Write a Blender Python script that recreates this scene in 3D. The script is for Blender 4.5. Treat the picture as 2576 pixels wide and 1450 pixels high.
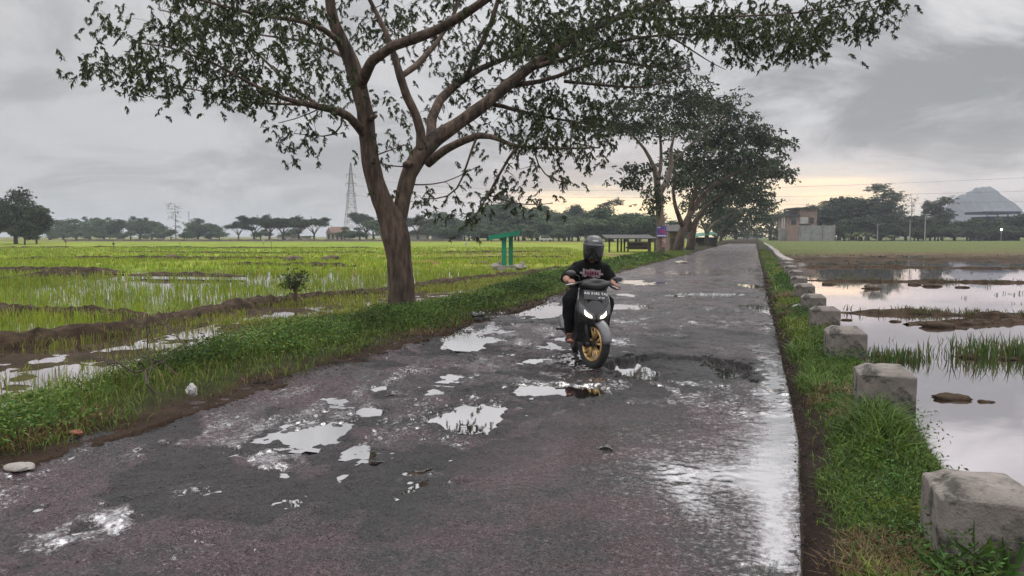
import bpy, math, random
import numpy as np
from math import sin, cos, tan, atan, atan2, sqrt, pi, radians
from mathutils import Vector, Matrix

S = bpy.context.scene
for _o in list(bpy.data.objects):
    bpy.data.objects.remove(_o)
COL = S.collection

# ------------------------------------------------------------------ camera
# photograph coordinates below are given on a 2576 x 1450 copy of the picture
F, CX, CY, HZ, CAMH = 1860.0, 1288.0, 725.0, 595.0, 1.5
YAW = radians(18.1)
PIT = atan((CY - HZ) / F)
FH = np.array([-sin(YAW), cos(YAW), 0.0])
RT = np.array([cos(YAW), sin(YAW), 0.0])
FW = FH * cos(PIT) + np.array([0, 0, -sin(PIT)])
UP = FH * sin(PIT) + np.array([0, 0, cos(PIT)])
CAM = np.array([0, 0, CAMH])
cd = bpy.data.cameras.new('camera')
cam = bpy.data.objects.new('camera', cd)
COL.objects.link(cam)
cam.location = (0, 0, CAMH)
cam.rotation_euler = (pi / 2 - PIT, 0, YAW)
cd.sensor_width = 36
cd.lens = F / 2576 * 36
cd.clip_start = 0.05
cd.clip_end = 9000
S.camera = cam

# ------------------------------------------------------------------ sky, sun, exposure
SUN_EL, SUN_AZ = radians(62), radians(10)       # behind the cloud deck, beyond the road's end
w = bpy.data.worlds.new("World")
S.world = w
w.use_nodes = True
nt = w.node_tree
nt.nodes.clear()


def N(tree, typ, **kw):
    n = tree.nodes.new(typ)
    for k, v in kw.items():
        if k == 'inp':
            for i, val in v.items():
                n.inputs[i].default_value = val
        else:
            setattr(n, k, v)
    return n


def L(tree, a, b):
    tree.links.new(a, b)


def M(tree, op, a, b=None, c=None, clamp=False):
    n = tree.nodes.new('ShaderNodeMath')
    n.operation = op
    n.use_clamp = clamp
    for i, v in enumerate((a, b, c)):
        if v is None:
            continue
        if isinstance(v, (int, float)):
            n.inputs[i].default_value = v
        else:
            tree.links.new(v, n.inputs[i])
    return n.outputs[0]


def ramp(tree, fac, stops, interp='LINEAR'):
    n = tree.nodes.new('ShaderNodeValToRGB')
    n.color_ramp.interpolation = interp
    e = n.color_ramp.elements
    while len(e) < len(stops):
        e.new(0.5)
    for i, (p, c) in enumerate(stops):
        e[i].position = p
        e[i].color = (c[0], c[1], c[2], 1) if not isinstance(c, (int, float)) else (c, c, c, 1)
    if fac is not None:
        tree.links.new(fac, n.inputs[0])
    return n.outputs[0]


def mixc(tree, fac, a, b, mode='MIX'):
    n = tree.nodes.new('ShaderNodeMix')
    n.data_type = 'RGBA'
    n.blend_type = mode
    for i, v in ((0, fac), (6, a), (7, b)):
        if isinstance(v, (int, float)):
            n.inputs[i].default_value = v
        elif isinstance(v, (tuple, list)):
            n.inputs[i].default_value = (v[0], v[1], v[2], 1)
        else:
            tree.links.new(v, n.inputs[i])
    return n.outputs[2]


def build_world():
    t = nt
    tc = N(t, 'ShaderNodeTexCoord')
    sep = N(t, 'ShaderNodeSeparateXYZ')
    L(t, tc.outputs['Generated'], sep.inputs[0])
    x, y, z = sep.outputs
    zz = M(t, 'MAXIMUM', z, 0.0)
    # cloud deck seen in perspective
    den = M(t, 'ADD', zz, 0.30)
    u = M(t, 'DIVIDE', x, den)
    v = M(t, 'DIVIDE', y, den)
    cmb = N(t, 'ShaderNodeCombineXYZ')
    L(t, u, cmb.inputs[0]); L(t, v, cmb.inputs[1])
    cmb.inputs[2].default_value = 3.7
    n1 = N(t, 'ShaderNodeTexNoise', inp={'Scale': 2.3, 'Detail': 8.0, 'Roughness': 0.62, 'Distortion': 0.6})
    L(t, cmb.outputs[0], n1.inputs['Vector'])
    n2 = N(t, 'ShaderNodeTexNoise', inp={'Scale': 0.8, 'Detail': 2.0, 'Roughness': 0.5})
    L(t, cmb.outputs[0], n2.inputs['Vector'])
    # contrast grows towards the right of the view
    dr = M(t, 'ADD', M(t, 'MULTIPLY', x, float(RT[0])), M(t, 'MULTIPLY', y, float(RT[1])))
    rightness = M(t, 'MULTIPLY_ADD', dr, 0.75, 0.5, clamp=True)
    cl = M(t, 'ADD', M(t, 'MULTIPLY', n1.outputs[0], 0.75), M(t, 'MULTIPLY', n2.outputs[0], 0.25))
    clo = ramp(t, cl, [(0.40, 0.0), (0.60, 1.0)], 'EASE')
    clo2 = mixc(t, rightness, mixc(t, 0.66, clo, (0.48, 0.48, 0.48)), clo)
    base = mixc(t, clo2, (0.32, 0.32, 0.325), (0.77, 0.755, 0.76))
    # sunset band low over the end of the road
    sdir = FH * cos(radians(14)) + RT * sin(radians(14))
    dt = M(t, 'ADD', M(t, 'MULTIPLY', x, float(sdir[0])), M(t, 'MULTIPLY', y, float(sdir[1])))
    az = ramp(t, dt, [(0.86, 0.0), (0.945, 0.42), (0.988, 1.0)], 'EASE')
    n3 = N(t, 'ShaderNodeTexNoise', inp={'Scale': 2.6, 'Detail': 5.0, 'Roughness': 0.55})
    mp = N(t, 'ShaderNodeMapping')
    mp.inputs['Scale'].default_value = (1.2, 1.2, 14.0)
    L(t, tc.outputs['Generated'], mp.inputs[0]); L(t, mp.outputs[0], n3.inputs['Vector'])
    zj = M(t, 'ADD', z, M(t, 'MULTIPLY_ADD', n3.outputs[0], 0.09, -0.045))
    band = ramp(t, zj, [(0.0, 1.0), (0.045, 1.0), (0.08, 0.34), (0.14, 0.0)], 'EASE')
    glow = M(t, 'MULTIPLY', az, band)
    az2 = ramp(t, dt, [(0.955, 0.0), (0.992, 1.0)], 'EASE')
    gcol = ramp(t, zj, [(0.02, (2.5, 1.85, 0.78)), (0.055, (1.9, 1.42, 0.82)), (0.10, (1.0, 0.78, 0.74))])
    gcol = mixc(t, az2, (1.05, 0.86, 0.80), gcol)
    c2 = mixc(t, glow, base, gcol)
    # bright overcast overhead (above what the photograph shows)
    zen = ramp(t, z, [(0.20, 0.0), (0.72, 1.0)], 'EASE')
    c3 = mixc(t, zen, c2, (1.95, 1.95, 2.0))
    # left, lower sky very slightly cooler
    bg = N(t, 'ShaderNodeBackground', inp={1: 1.0})
    L(t, c3, bg.inputs[0])
    sky = N(t, 'ShaderNodeTexSky', sky_type='NISHITA', sun_disc=False, sun_elevation=SUN_EL, sun_rotation=SUN_AZ)
    bg2 = N(t, 'ShaderNodeBackground', inp={1: 0.06})
    L(t, sky.outputs[0], bg2.inputs[0])
    mx = N(t, 'ShaderNodeMixShader', inp={0: 0.08})
    L(t, bg.outputs[0], mx.inputs[1]); L(t, bg2.outputs[0], mx.inputs[2])
    out = N(t, 'ShaderNodeOutputWorld')
    L(t, mx.outputs[0], out.inputs[0])


build_world()
sl = bpy.data.lights.new('sun', 'SUN')
sl.energy = 0.9
sl.angle = radians(50)
sl.color = (1.0, 0.96, 0.90)
sun = bpy.data.objects.new('sun', sl)
COL.objects.link(sun)
_sd = Vector((sin(SUN_AZ) * cos(SUN_EL), cos(SUN_AZ) * cos(SUN_EL), sin(SUN_EL)))
sun.rotation_euler = _sd.to_track_quat('Z', 'Y').to_euler()
S.view_settings.view_transform = 'Standard'
S.view_settings.look = 'None'
S.view_settings.exposure = 0.0
S.view_settings.gamma = 1.0
S.render.engine = 'CYCLES'
S.cycles.use_denoising = True
S.cycles.max_bounces = 6
S.cycles.diffuse_bounces = 3
S.cycles.glossy_bounces = 3
S.cycles.transmission_bounces = 3
S.cycles.transparent_max_bounces = 8
S.cycles.volume_bounces = 0
S.cycles.caustics_reflective = False
S.cycles.caustics_refractive = False


# ------------------------------------------------------------------ geometry helpers
def ray(px, py):
    px = np.asarray(px, float)[..., None]
    py = np.asarray(py, float)[..., None]
    return FW + RT * (px - CX) / F + UP * (CY - py) / F


def G(px, py, z=0.0):                # where the pixel's sight line meets height z
    d = ray(px, py)
    t = (z - CAMH) / d[..., 2:3]
    return CAM + d * t


def D(px, py, dist):                 # the point at that distance along the view
    d = ray(px, py)
    t = np.asarray(dist, float)[..., None] / (d @ FH)[..., None]
    return CAM + d * t


def depth(p):
    return np.asarray(p) @ FH


_tab = np.random.RandomState(5).rand(256, 256)


def vnoise(x, y, seed=0):
    x = np.asarray(x, float) + seed * 17.31
    y = np.asarray(y, float) + seed * 9.77
    xi = np.floor(x).astype(np.int64); yi = np.floor(y).astype(np.int64)
    fx = x - xi; fy = y - yi
    fx = fx * fx * fx * (fx * (fx * 6 - 15) + 10); fy = fy * fy * fy * (fy * (fy * 6 - 15) + 10)
    a = _tab[xi & 255, yi & 255]; b = _tab[(xi + 1) & 255, yi & 255]
    c = _tab[xi & 255, (yi + 1) & 255]; d = _tab[(xi + 1) & 255, (yi + 1) & 255]
    return ((a * (1 - fx) + b * fx) * (1 - fy) + (c * (1 - fx) + d * fx) * fy) * 2 - 1


def fbm(x, y, octv=4, seed=0, gain=0.5):
    s = 0; a = 1.0; tot = 0; f = 1.0
    for i in range(octv):
        s = s + a * vnoise(x * f, y * f, seed + i * 3)
        tot += a; a *= gain; f *= 2.03
    return s / tot * 1.5


def sst(a, b, x):
    t = np.clip((np.asarray(x, float) - a) / (b - a), 0, 1)
    return t * t * (3 - 2 * t)


def norm(v):
    v = np.asarray(v, float)
    return v / (np.linalg.norm(v, axis=-1, keepdims=True) + 1e-12)


class MB:
    """collects shapes, builds ONE mesh object"""
    def __init__(s):
        s.V = []; s.F = []; s.C = []; s.n = 0

    def add(s, V, Fc, col=None):
        V = np.asarray(V, float).reshape(-1, 3)
        if isinstance(Fc, np.ndarray):
            s.F.append(Fc.astype(np.int64) + s.n)
        else:
            by = {}
            for f in Fc:
                by.setdefault(len(f), []).append(f)
            for k in by:
                s.F.append(np.array(by[k], np.int64) + s.n)
        s.V.append(V)
        if col is None:
            col = (1, 1, 1)
        col = np.asarray(col, float)
        if col.ndim == 1:
            col = np.tile(col, (len(V), 1))
        s.C.append(col)
        s.n += len(V)
        return s

    def box(s, c, size, rz=0.0, col=None, R=None):
        hx, hy, hz = [q / 2 for q in size]
        V = np.array([[x, y, z] for x in (-hx, hx) for y in (-hy, hy) for z in (-hz, hz)])
        if R is None:
            R = np.array([[cos(rz), -sin(rz), 0], [sin(rz), cos(rz), 0], [0, 0, 1]])
        V = V @ np.asarray(R).T + np.asarray(c, float)
        Fc = np.array([[0, 1, 3, 2], [4, 6, 7, 5], [0, 4, 5, 1], [2, 3, 7, 6], [0, 2, 6, 4], [1, 5, 7, 3]])
        return s.add(V, Fc, col)

    def prism(s, poly, vec, col=None):
        """planar polygon (n,3) swept along vec"""
        P = np.asarray(poly, float); n = len(P)
        V = np.vstack([P, P + np.asarray(vec, float)])
        Fc = [list(range(n))[::-1], list(range(n, 2 * n))] + [[i, (i + 1) % n, n + (i + 1) % n, n + i] for i in range(n)]
        return s.add(V, Fc, col)

    def tube(s, P, rad, n=8, col=None, cap=True, furrow=0.0):
        P = np.asarray(P, float); m = len(P)
        rad = np.broadcast_to(np.asarray(rad, float), (m,))
        T = np.gradient(P, axis=0); T = norm(T)
        a = np.array([0, 0, 1.0]) if abs(T[0][2]) < 0.9 else np.array([1.0, 0, 0])
        u = norm(np.cross(T[0], a))
        ang = np.linspace(0, 2 * pi, n, endpoint=False)
        V = np.zeros((m, n, 3))
        for i in range(m):
            u = norm(u - T[i] * (u @ T[i]))
            vv = np.cross(T[i], u)
            rr = rad[i]
            if furrow:
                zc = np.linalg.norm(np.diff(P[:i + 1], axis=0), axis=1).sum() if i else 0.0
                k = np.abs(fbm(np.cos(ang) * 3.4 + np.sin(ang) * 1.1 + 20, np.sin(ang) * 3.4 + zc * 1.5, 3, 44, .6)) - .25
                rr = rad[i] * (1 + furrow * k + furrow * .5 * fbm(np.cos(ang) * .8 + zc * .9, np.sin(ang) * .8 - zc * .7, 2, 45))
                rr = rr[:, None]
            V[i] = P[i] + rr * (np.cos(ang)[:, None] * u + np.sin(ang)[:, None] * vv)
        idx = np.arange(m * n).reshape(m, n)
        q = np.stack([idx[:-1], np.roll(idx, -1, 1)[:-1], np.roll(idx, -1, 1)[1:], idx[1:]], -1).reshape(-1, 4)
        s.add(V.reshape(-1, 3), q, col)
        if cap:
            b = s.n - m * n
            s.F.append(np.array([[b + j for j in range(n)][::-1]]))
            s.F.append(np.array([[b + (m - 1) * n + j for j in range(n)]]))
        return s

    def loft(s, rings, close=True, cap=True, col=None):
        R = np.asarray(rings, float); m, n = R.shape[:2]
        idx = np.arange(m * n).reshape(m, n)
        if close:
            nx = np.roll(idx, -1, 1)
            q = np.stack([idx[:-1], nx[:-1], nx[1:], idx[1:]], -1).reshape(-1, 4)
        else:
            q = np.stack([idx[:-1, :-1], idx[:-1, 1:], idx[1:, 1:], idx[1:, :-1]], -1).reshape(-1, 4)
        s.add(R.reshape(-1, 3), q, col)
        if cap and close:
            b = s.n - m * n
            s.F.append(np.array([[b + j for j in range(n)][::-1]]))
            s.F.append(np.array([[b + (m - 1) * n + j for j in range(n)]]))
        return s

    def ball(s, c, r, n=12, m=8, col=None, noise=0.0, seed=0):
        r = np.broadcast_to(np.asarray(r, float), (3,))
        th = np.linspace(0, pi, m + 1)[1:-1]
        ph = np.linspace(0, 2 * pi, n, endpoint=False)
        V = [[0, 0, 1.0]]
        for t in th:
            for p in ph:
                V.append([sin(t) * cos(p), sin(t) * sin(p), cos(t)])
        V.append([0, 0, -1.0])
        V = np.array(V)
        if noise:
            k = 1 + noise * (fbm(V[:, 0] * 1.6 + V[:, 2] * 0.9 + seed * 3.1, V[:, 1] * 1.6 - V[:, 2] * 1.1, 3, seed))
            V = V * k[:, None]
        V = V * r + np.asarray(c, float)
        Fc = []
        for j in range(n):
            Fc.append([0, 1 + j, 1 + (j + 1) % n])
        for i in range(m - 2):
            for j in range(n):
                a = 1 + i * n + j; b = 1 + i * n + (j + 1) % n
                Fc.append([a, a + n, b + n, b])
        o = 1 + (m - 2) * n
        for j in range(n):
            Fc.append([o + j, len(V) - 1, o + (j + 1) % n])
        return s.add(V, Fc, col)

    def build(s, name, mat, parent=None, origin=(0, 0, 0), smooth=False):
        V = np.vstack(s.V) - np.asarray(origin, float)
        me = bpy.data.meshes.new(name)
        me.vertices.add(len(V))
        me.vertices.foreach_set('co', V.astype(np.float32).ravel())
        loops = np.concatenate([f.ravel() for f in s.F])
        tot = np.concatenate([np.full(len(f), f.shape[1]) for f in s.F])
        st = np.concatenate([[0], np.cumsum(tot)[:-1]])
        me.loops.add(len(loops)); me.loops.foreach_set('vertex_index', loops.astype(np.int32))
        me.polygons.add(len(tot)); me.polygons.foreach_set('loop_start', st.astype(np.int32))
        me.polygons.foreach_set('use_smooth', np.full(len(tot), bool(smooth)))
        ca = me.color_attributes.new('Col', 'FLOAT_COLOR', 'POINT')
        Cc = np.vstack(s.C)
        ca.data.foreach_set('color', np.hstack([Cc, np.ones((len(Cc), 1))]).astype(np.float32).ravel())
        me.update(calc_edges=True)
        ob = bpy.data.objects.new(name, me)
        COL.objects.link(ob)
        if mat is not None:
            me.materials.append(mat)
        if parent is not None:
            ob.parent = parent
        else:
            ob.location = origin
        return ob


def tag(o, label, cat, group=None):
    o['label'] = label; o['category'] = cat
    if group:
        o['group'] = group
    return o


def struct(o, kind='structure'):
    o['kind'] = kind
    return o


def thing(name, label, cat, loc=(0, 0, 0), rz=0.0, group=None):
    o = bpy.data.objects.new(name, None)
    o.empty_display_size = 0.2
    COL.objects.link(o)
    o.location = tuple(float(q) for q in loc)
    o.rotation_euler = (0, 0, rz)
    return tag(o, label, cat, group)


def dup(rt_, loc, rz, scale, label, group=None):
    r = rt_.copy(); COL.objects.link(r)
    r.location = tuple(float(q) for q in loc); r.rotation_euler = (0, 0, rz)
    r.scale = scale if hasattr(scale, '__len__') else (scale,) * 3
    r['label'] = label
    if group:
        r['group'] = group
    for ch in list(rt_.children):
        c = ch.copy(); COL.objects.link(c); c.parent = r
        for g in list(ch.children):
            d = g.copy(); COL.objects.link(d); d.parent = c
    return r


def bake(ob):
    """apply the modifiers of an object into its mesh"""
    dg = bpy.context.evaluated_depsgraph_get()
    me = bpy.data.meshes.new_from_object(ob.evaluated_get(dg))
    old = ob.data
    ob.modifiers.clear()
    ob.data = me
    me.name = ob.name
    bpy.data.meshes.remove(old)
    return ob


# ------------------------------------------------------------------ materials
def mat(name, base=(0.5, 0.5, 0.5), rough=0.7, var=0.15, scale=4.0, bump=0.0, bscale=40.0, attr=False, spec=0.5,
        metal=0.0, stretch=(1, 1, 1), emit=None, estr=1.0, transl=0.0, stain=None, sscale=1.5, srange=(0.47, 0.66), coat=0.0, rvar=0.0, coords='Object'):
    m = bpy.data.materials.new(name)
    m.use_nodes = True
    t = m.node_tree
    b = t.nodes['Principled BSDF']
    tc = N(t, 'ShaderNodeTexCoord')
    mp = N(t, 'ShaderNodeMapping')
    mp.inputs['Scale'].default_value = stretch
    L(t, tc.outputs[coords], mp.inputs[0])
    nz = N(t, 'ShaderNodeTexNoise', inp={'Scale': scale, 'Detail': 6.0, 'Roughness': 0.6})
    L(t, mp.outputs[0], nz.inputs['Vector'])
    if attr:
        a = N(t, 'ShaderNodeAttribute', attribute_name='Col')
        c = a.outputs['Color']
    else:
        c = N(t, 'ShaderNodeRGB'); c.outputs[0].default_value = (*base, 1); c = c.outputs[0]
    if stain:
        n2 = N(t, 'ShaderNodeTexNoise', inp={'Scale': sscale, 'Detail': 7.0, 'Roughness': 0.65})
        L(t, mp.outputs[0], n2.inputs['Vector'])
        c = mixc(t, ramp(t, n2.outputs[0], [(srange[0], 0.0), (srange[1], 1.0)]), c, stain)
    k = ramp(t, nz.outputs[0], [(0.25, 1 - var * 1.6), (0.75, 1 + var * 1.6)])
    # keep factors above 1 usable: ramp is clamped per stop colour, which may exceed 1
    c = mixc(t, 1.0, c, k, 'MULTIPLY')
    L(t, c, b.inputs['Base Color'])
    b.inputs['Roughness'].default_value = rough
    if rvar:
        L(t, M(t, 'MULTIPLY_ADD', nz.outputs[0], rvar * 2, rough - rvar), b.inputs['Roughness'])
    b.inputs['Metallic'].default_value = metal
    b.inputs['Specular IOR Level'].default_value = spec
    if coat:
        b.inputs['Coat Weight'].default_value = coat
        b.inputs['Coat Roughness'].default_value = 0.08
    if bump:
        n3 = N(t, 'ShaderNodeTexNoise', inp={'Scale': bscale, 'Detail': 5.0, 'Roughness': 0.6})
        L(t, mp.outputs[0], n3.inputs['Vector'])
        bp = N(t, 'ShaderNodeBump', inp={'Strength': min(1.0, bump), 'Distance': 0.02 if bump <= 1 else 0.02 * bump})
        L(t, n3.outputs[0], bp.inputs['Height'])
        L(t, bp.outputs[0], b.inputs['Normal'])
    if emit:
        b.inputs['Emission Color'].default_value = (*emit, 1)
        b.inputs['Emission Strength'].default_value = estr
    if transl:
        tr = N(t, 'ShaderNodeBsdfTranslucent')
        L(t, c, tr.inputs[0])
        mx = N(t, 'ShaderNodeMixShader', inp={0: transl})
        L(t, b.outputs[0], mx.inputs[1]); L(t, tr.outputs[0], mx.inputs[2])
        L(t, mx.outputs[0], t.nodes['Material Output'].inputs[0])
    return m


def water_mat(name, mud, refl, tint=(1, 1, 1), rough=0.02, bump=0.02, bscale=3.0, var=0.0):
    m = bpy.data.materials.new(name); m.use_nodes = True
    t = m.node_tree
    b = t.nodes['Principled BSDF']
    tc = N(t, 'ShaderNodeTexCoord')
    nz = N(t, 'ShaderNodeTexNoise', inp={'Scale': 0.9, 'Detail': 4.0, 'Roughness': 0.6})
    L(t, tc.outputs['Object'], nz.inputs['Vector'])
    L(t, mixc(t, nz.outputs[0], [q * 0.7 for q in mud], [q * 1.3 for q in mud]), b.inputs['Base Color'])
    b.inputs['Roughness'].default_value = 0.12
    g = N(t, 'ShaderNodeBsdfGlossy', inp={'Color': (*tint, 1), 'Roughness': rough})
    n3 = N(t, 'ShaderNodeTexNoise', inp={'Scale': bscale, 'Detail': 3.0})
    L(t, tc.outputs['Object'], n3.inputs['Vector'])
    bp = N(t, 'ShaderNodeBump', inp={'Strength': bump, 'Distance': 0.02})
    L(t, n3.outputs[0], bp.inputs['Height'])
    L(t, bp.outputs[0], g.inputs['Normal'])
    mx = N(t, 'ShaderNodeMixShader', inp={0: refl})
    if var:
        L(t, M(t, 'MULTIPLY_ADD', nz.outputs[0], var * 2, refl - var, clamp=True), mx.inputs[0])
    L(t, b.outputs[0], mx.inputs[1]); L(t, g.outputs[0], mx.inputs[2])
    L(t, mx.outputs[0], t.nodes['Material Output'].inputs[0])
    return m


MT = {}
MT['bark'] = mat('bark', (0.128, 0.090, 0.068), 0.85, 0.5, 12.0, 2.0, 14.0, stretch=(1, 1, 0.22), stain=(0.045, 0.036, 0.030), sscale=2.2, spec=0.25)
MT['bark_pale'] = mat('bark_pale', (0.20, 0.165, 0.13), 0.85, 0.3, 6.0, 0.6, 14.0, stretch=(1, 1, 0.4), stain=(0.10, 0.08, 0.06), sscale=1.2, spec=0.25)
MT['leaf'] = mat('leaf', rough=0.5, var=0.18, scale=1.2, attr=True, spec=0.2, transl=0.28)
MT['leaf_far'] = mat('leaf_far', rough=0.6, var=0.25, scale=0.45, attr=True, spec=0.2, transl=0.2)
MT['blade'] = mat('blade', rough=0.45, var=0.15, scale=0.8, attr=True, spec=0.12, transl=0.3)
MT['mud'] = mat('mud', (0.068, 0.046, 0.030), 0.75, 0.35, 5.0, 1.0, 18.0, stain=(0.030, 0.022, 0.015), sscale=3.0, spec=0.08)
MT['ground'] = mat('ground', rough=0.85, var=0.3, scale=2.2, bump=1.0, bscale=22.0, attr=True, spec=0.06)
MT['concrete'] = mat('concrete', (0.34, 0.31, 0.285), 0.8, 0.25, 7.0, 0.5, 60.0, stain=(0.16, 0.145, 0.13), sscale=3.2, spec=0.3)
MT['water'] = water_mat('water', (0.115, 0.085, 0.065), 0.92, (1.0, 0.935, 0.955), 0.025, 0.03, 2.2, 0.06)
MT['puddle'] = water_mat('puddle', (0.085, 0.062, 0.045), 0.93, (1, 0.98, 0.98), 0.02, 0.02, 6.0, 0.08)


# ------------------------------------------------------------------ terrain heights
ZWL, ZWR = -0.36, -0.28            # water levels of the left and right paddies


def XL(y):                          # left edge of the asphalt
    return -4.70 - 0.72 * sst(14, 28, y)


def XR(y):
    return 0.235 + 0.14 * sst(2.5, 6.5, y)


BUND1 = [(-500, 925), (-250, 893), (0, 866), (150, 850), (300, 833), (430, 806), (560, 780), (660, 764), (760, 751), (860, 742), (950, 734), (1040, 723), (1110, 714), (1200, 702), (1290, 692), (1380, 682), (1420, 676)]
B1 = np.array([G(a, b, -0.3) for a, b in BUND1])


def side_of_bund(x, y):             # > 0 beyond the bund, seen from the road
    p = np.stack([x, y, 0 * x], -1)
    u = p @ RT; d = p @ FH
    bu = B1 @ RT; bd = B1 @ FH
    o = np.argsort(bu)
    return d - np.interp(u, bu[o], bd[o])


POT = [  # px, py, half width, half height (photo px), depth m, water level
    (785, 1092, 84, 24, .05, -.014), (1190, 1047, 82, 31, .07, -.016), (1385, 980, 108, 17, .06, -.016), (1182, 855, 62, 18, .05, -.012),
    (1240, 831, 40, 9, .03, -.012), (932, 1033, 40, 10, .035, -.013), (960, 978, 22, 8, .03, -.012), (1092, 984, 22, 10, .03, -.012),
    (1133, 948, 26, 7, .03, -.012), (1350, 777, 95, 17, .06, -.016), (1395, 872, 27, 8, .03, -.012), (1343, 909, 24, 6, .03, -.012),
    (1300, 890, 22, 5, .025, -.012), (1056, 1012, 22, 6, .025, -.012), (928, 1140, 24, 9, .025, -.012), (1562, 771, 66, 7, .04, -.012),
    (1605, 710, 46, 6, .04, -.012), (1895, 720, 34, 6, .04, -.014), (1890, 681, 18, 4, .05, -.03), (1922, 778, 26, 14, .04, -.012),
    (1700, 922, 190, 28, .100, -.068), (1525, 1127, 18, 10, .03, -.014), (1740, 742, 100, 4, .05, -.04), (1770, 778, 30, 5, .05, -.05),
    (1660, 709, 22, 3, .04, -.03), (1580, 742, 22, 4, .03, -.012), (955, 1107, 20, 9, .02, -.012), (1420, 852, 20, 5, .02, -.012),
    (850, 1010, 25, 9, .02, -.016), (1120, 1110, 24, 10, .02, -.015)]
POTG = []
for (a, b, hw, hh, dp, zw) in POT:
    c = G(a, b)
    POTG.append((c, hw * depth(c) / F, 0.5 * abs(depth(G(a, b - hh)) - depth(G(a, b + hh))), dp, zw))


def wetpatch(x, y):
    """broad shallow hollows where a film of water stands"""
    s = 0
    for (px, py, hw, hh, k) in ((470, 1225, 75, 32, .9), (290, 1300, 90, 34, .9), (130, 1350, 110, 34, .8), (790, 1240, 50, 24, .6), (1560, 860, 60, 10, .8),
                                (1700, 1190, 60, 30, .7), (1850, 1195, 90, 26, .8), (1735, 1250, 40, 40, .5), (1430, 905, 80, 20, .6), (660, 1150, 60, 20, .4), (1560, 895, 40, 8, .6)):
        c = G(px, py); a = hw * depth(c) / F; b = 0.5 * (depth(G(px, py - hh)) - depth(G(px, py + hh)))
        u = (x - c[0]) * RT[0] + (y - c[1]) * RT[1]; v = (x - c[0]) * FH[0] + (y - c[1]) * FH[1]
        s = s + .55 * k * np.exp(-((u / a) ** 2 + (v / b) ** 2))
    return s


def road_height(x, y):
    near = sst(30, 10, y)
    rough = sst(-1.1, -2.4, x + 0.35 * fbm(x * .5, y * .5, 2, 40))          # the broken left half
    rough = np.maximum(rough, sst(5.6, 7.2, y) * sst(40, 16, y) * 0.9)
    h = 0.006 * fbm(x * 1.1, y * 0.6, 3, 1)
    h = h + near * (0.005 + 0.019 * rough) * fbm(x * 5.5, y * 5.5, 4, 2, 0.6)
    h = h + near * (0.0030 + 0.0045 * rough) * fbm(x * 19, y * 19, 3, 7, 0.65)
    # ridges dragged along the road in the mud of the left lane
    h = h + near * 0.006 * rough * fbm((x + 0.25 * y) * 4.2, (y - 0.25 * x) * 1.3, 3, 9)
    h = h - 0.005 * wetpatch(x, y) * near
    # gutter of standing water along the right edge
    xr = XR(y)
    g = np.exp(-((x - (xr - 0.15 - 0.06 * fbm(y * .6, y * 0, 2, 20))) / (0.115 + 0.07 * fbm(y * .9, y * 0 + 3, 2, 21))) ** 2)
    g = g * (0.72 + 0.42 * fbm(y * 0.7, y * 0 + 5, 3, 22)) * (.45 + .55 * sst(14, 8, y)) * 1.15
    brk = fbm(x * 1.15 + .3 * y, y * 1.15, 4, 61, .6)
    brk = sst(.16, .24, brk) * np.clip(rough + .15, 0, 1) * near
    mx_, my_ = G(1715, 845)[:2]
    brk = np.maximum(brk, sst(.05, .13, fbm(x * 2.2, y * 1.6, 4, 62, .6)) * np.exp(-(((x - mx_) / .75) ** 2 + ((y - my_) / 1.7) ** 2) ** 2))
    h = h - brk * (0.012 + 0.006 * fbm(x * 9, y * 9, 3, 63, .6))
    h = h - near * np.clip(g * 1.4, 0, .9) * ((0.005 + 0.019 * rough) * fbm(x * 5.5, y * 5.5, 4, 2, 0.6) + (0.0030 + 0.0045 * rough) * fbm(x * 19, y * 19, 3, 7, 0.65))
    wetm = .74 * np.clip(g, 0, 1.1) + 1.25 * wetpatch(x, y) * near
    wetm = wetm + (.31 + .22 * fbm(x * .55, y * .35, 4, 64) + .10 * sst(-3, -.8, x)) + .24 * rough * fbm((x + .25 * y) * 5, (y - .25 * x) * 1.4, 3, 65)
    wetm = wetm - .35 * brk + .13 * sst(9, 26, y)
    h = h - 0.012 * np.clip(g, 0, 1.2)
    nz = fbm(x * 3.2, y * 3.2, 4, 12, 0.6) + .35 * fbm(x * 17, y * 17, 3, 13, .6)
    halo = brk * .9
    for (c, a, b, dp, zw) in POTG:
        u = (x - c[0]) * RT[0] + (y - c[1]) * RT[1]; v = (x - c[0]) * FH[0] + (y - c[1]) * FH[1]
        q = (u / a) ** 2 + (v / b) ** 2
        ok = q < 6
        r = np.sqrt(q) * (1 + 0.42 * nz) if dp < .08 else np.sqrt(np.abs(u / a) ** 3 + (v / b) ** 2) * (1 + 0.30 * nz)
        e = 0.06
        dd = dp * sst(1.28, 0.62, r)
        halo = np.maximum(halo, np.where(ok, sst(2.3, 1.15, r + .5 * nz), 0) * min(1, dp / .045))
        if dp >= .08:
            mid = np.exp(-(((u - 0.10 * a) / (0.44 * a)) ** 4))              # the two pools are parted by a stony hump
            wetm = wetm - np.where(ok, sst(1.35, 1.05, r), 0) * .9
            dd = dp * sst(1.07, 1.0, r) * (1 - 0.60 * mid)
        h = h - np.where(ok, dd, 0)
        if dp >= .045 and dp < .08:
            h = h + np.where(ok, 0.012 * np.exp(-((r - 1.45) / 0.18) ** 2), 0)
    # edges sink into the verges
    h = h + 0.02 * sst(0.0, -0.6, x - XL(y)) - 0.10 * sst(0.25, -0.35, x - XL(y) + 0.5 + 0.12 * nz) * 0
    return h, halo, wetm


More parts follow.
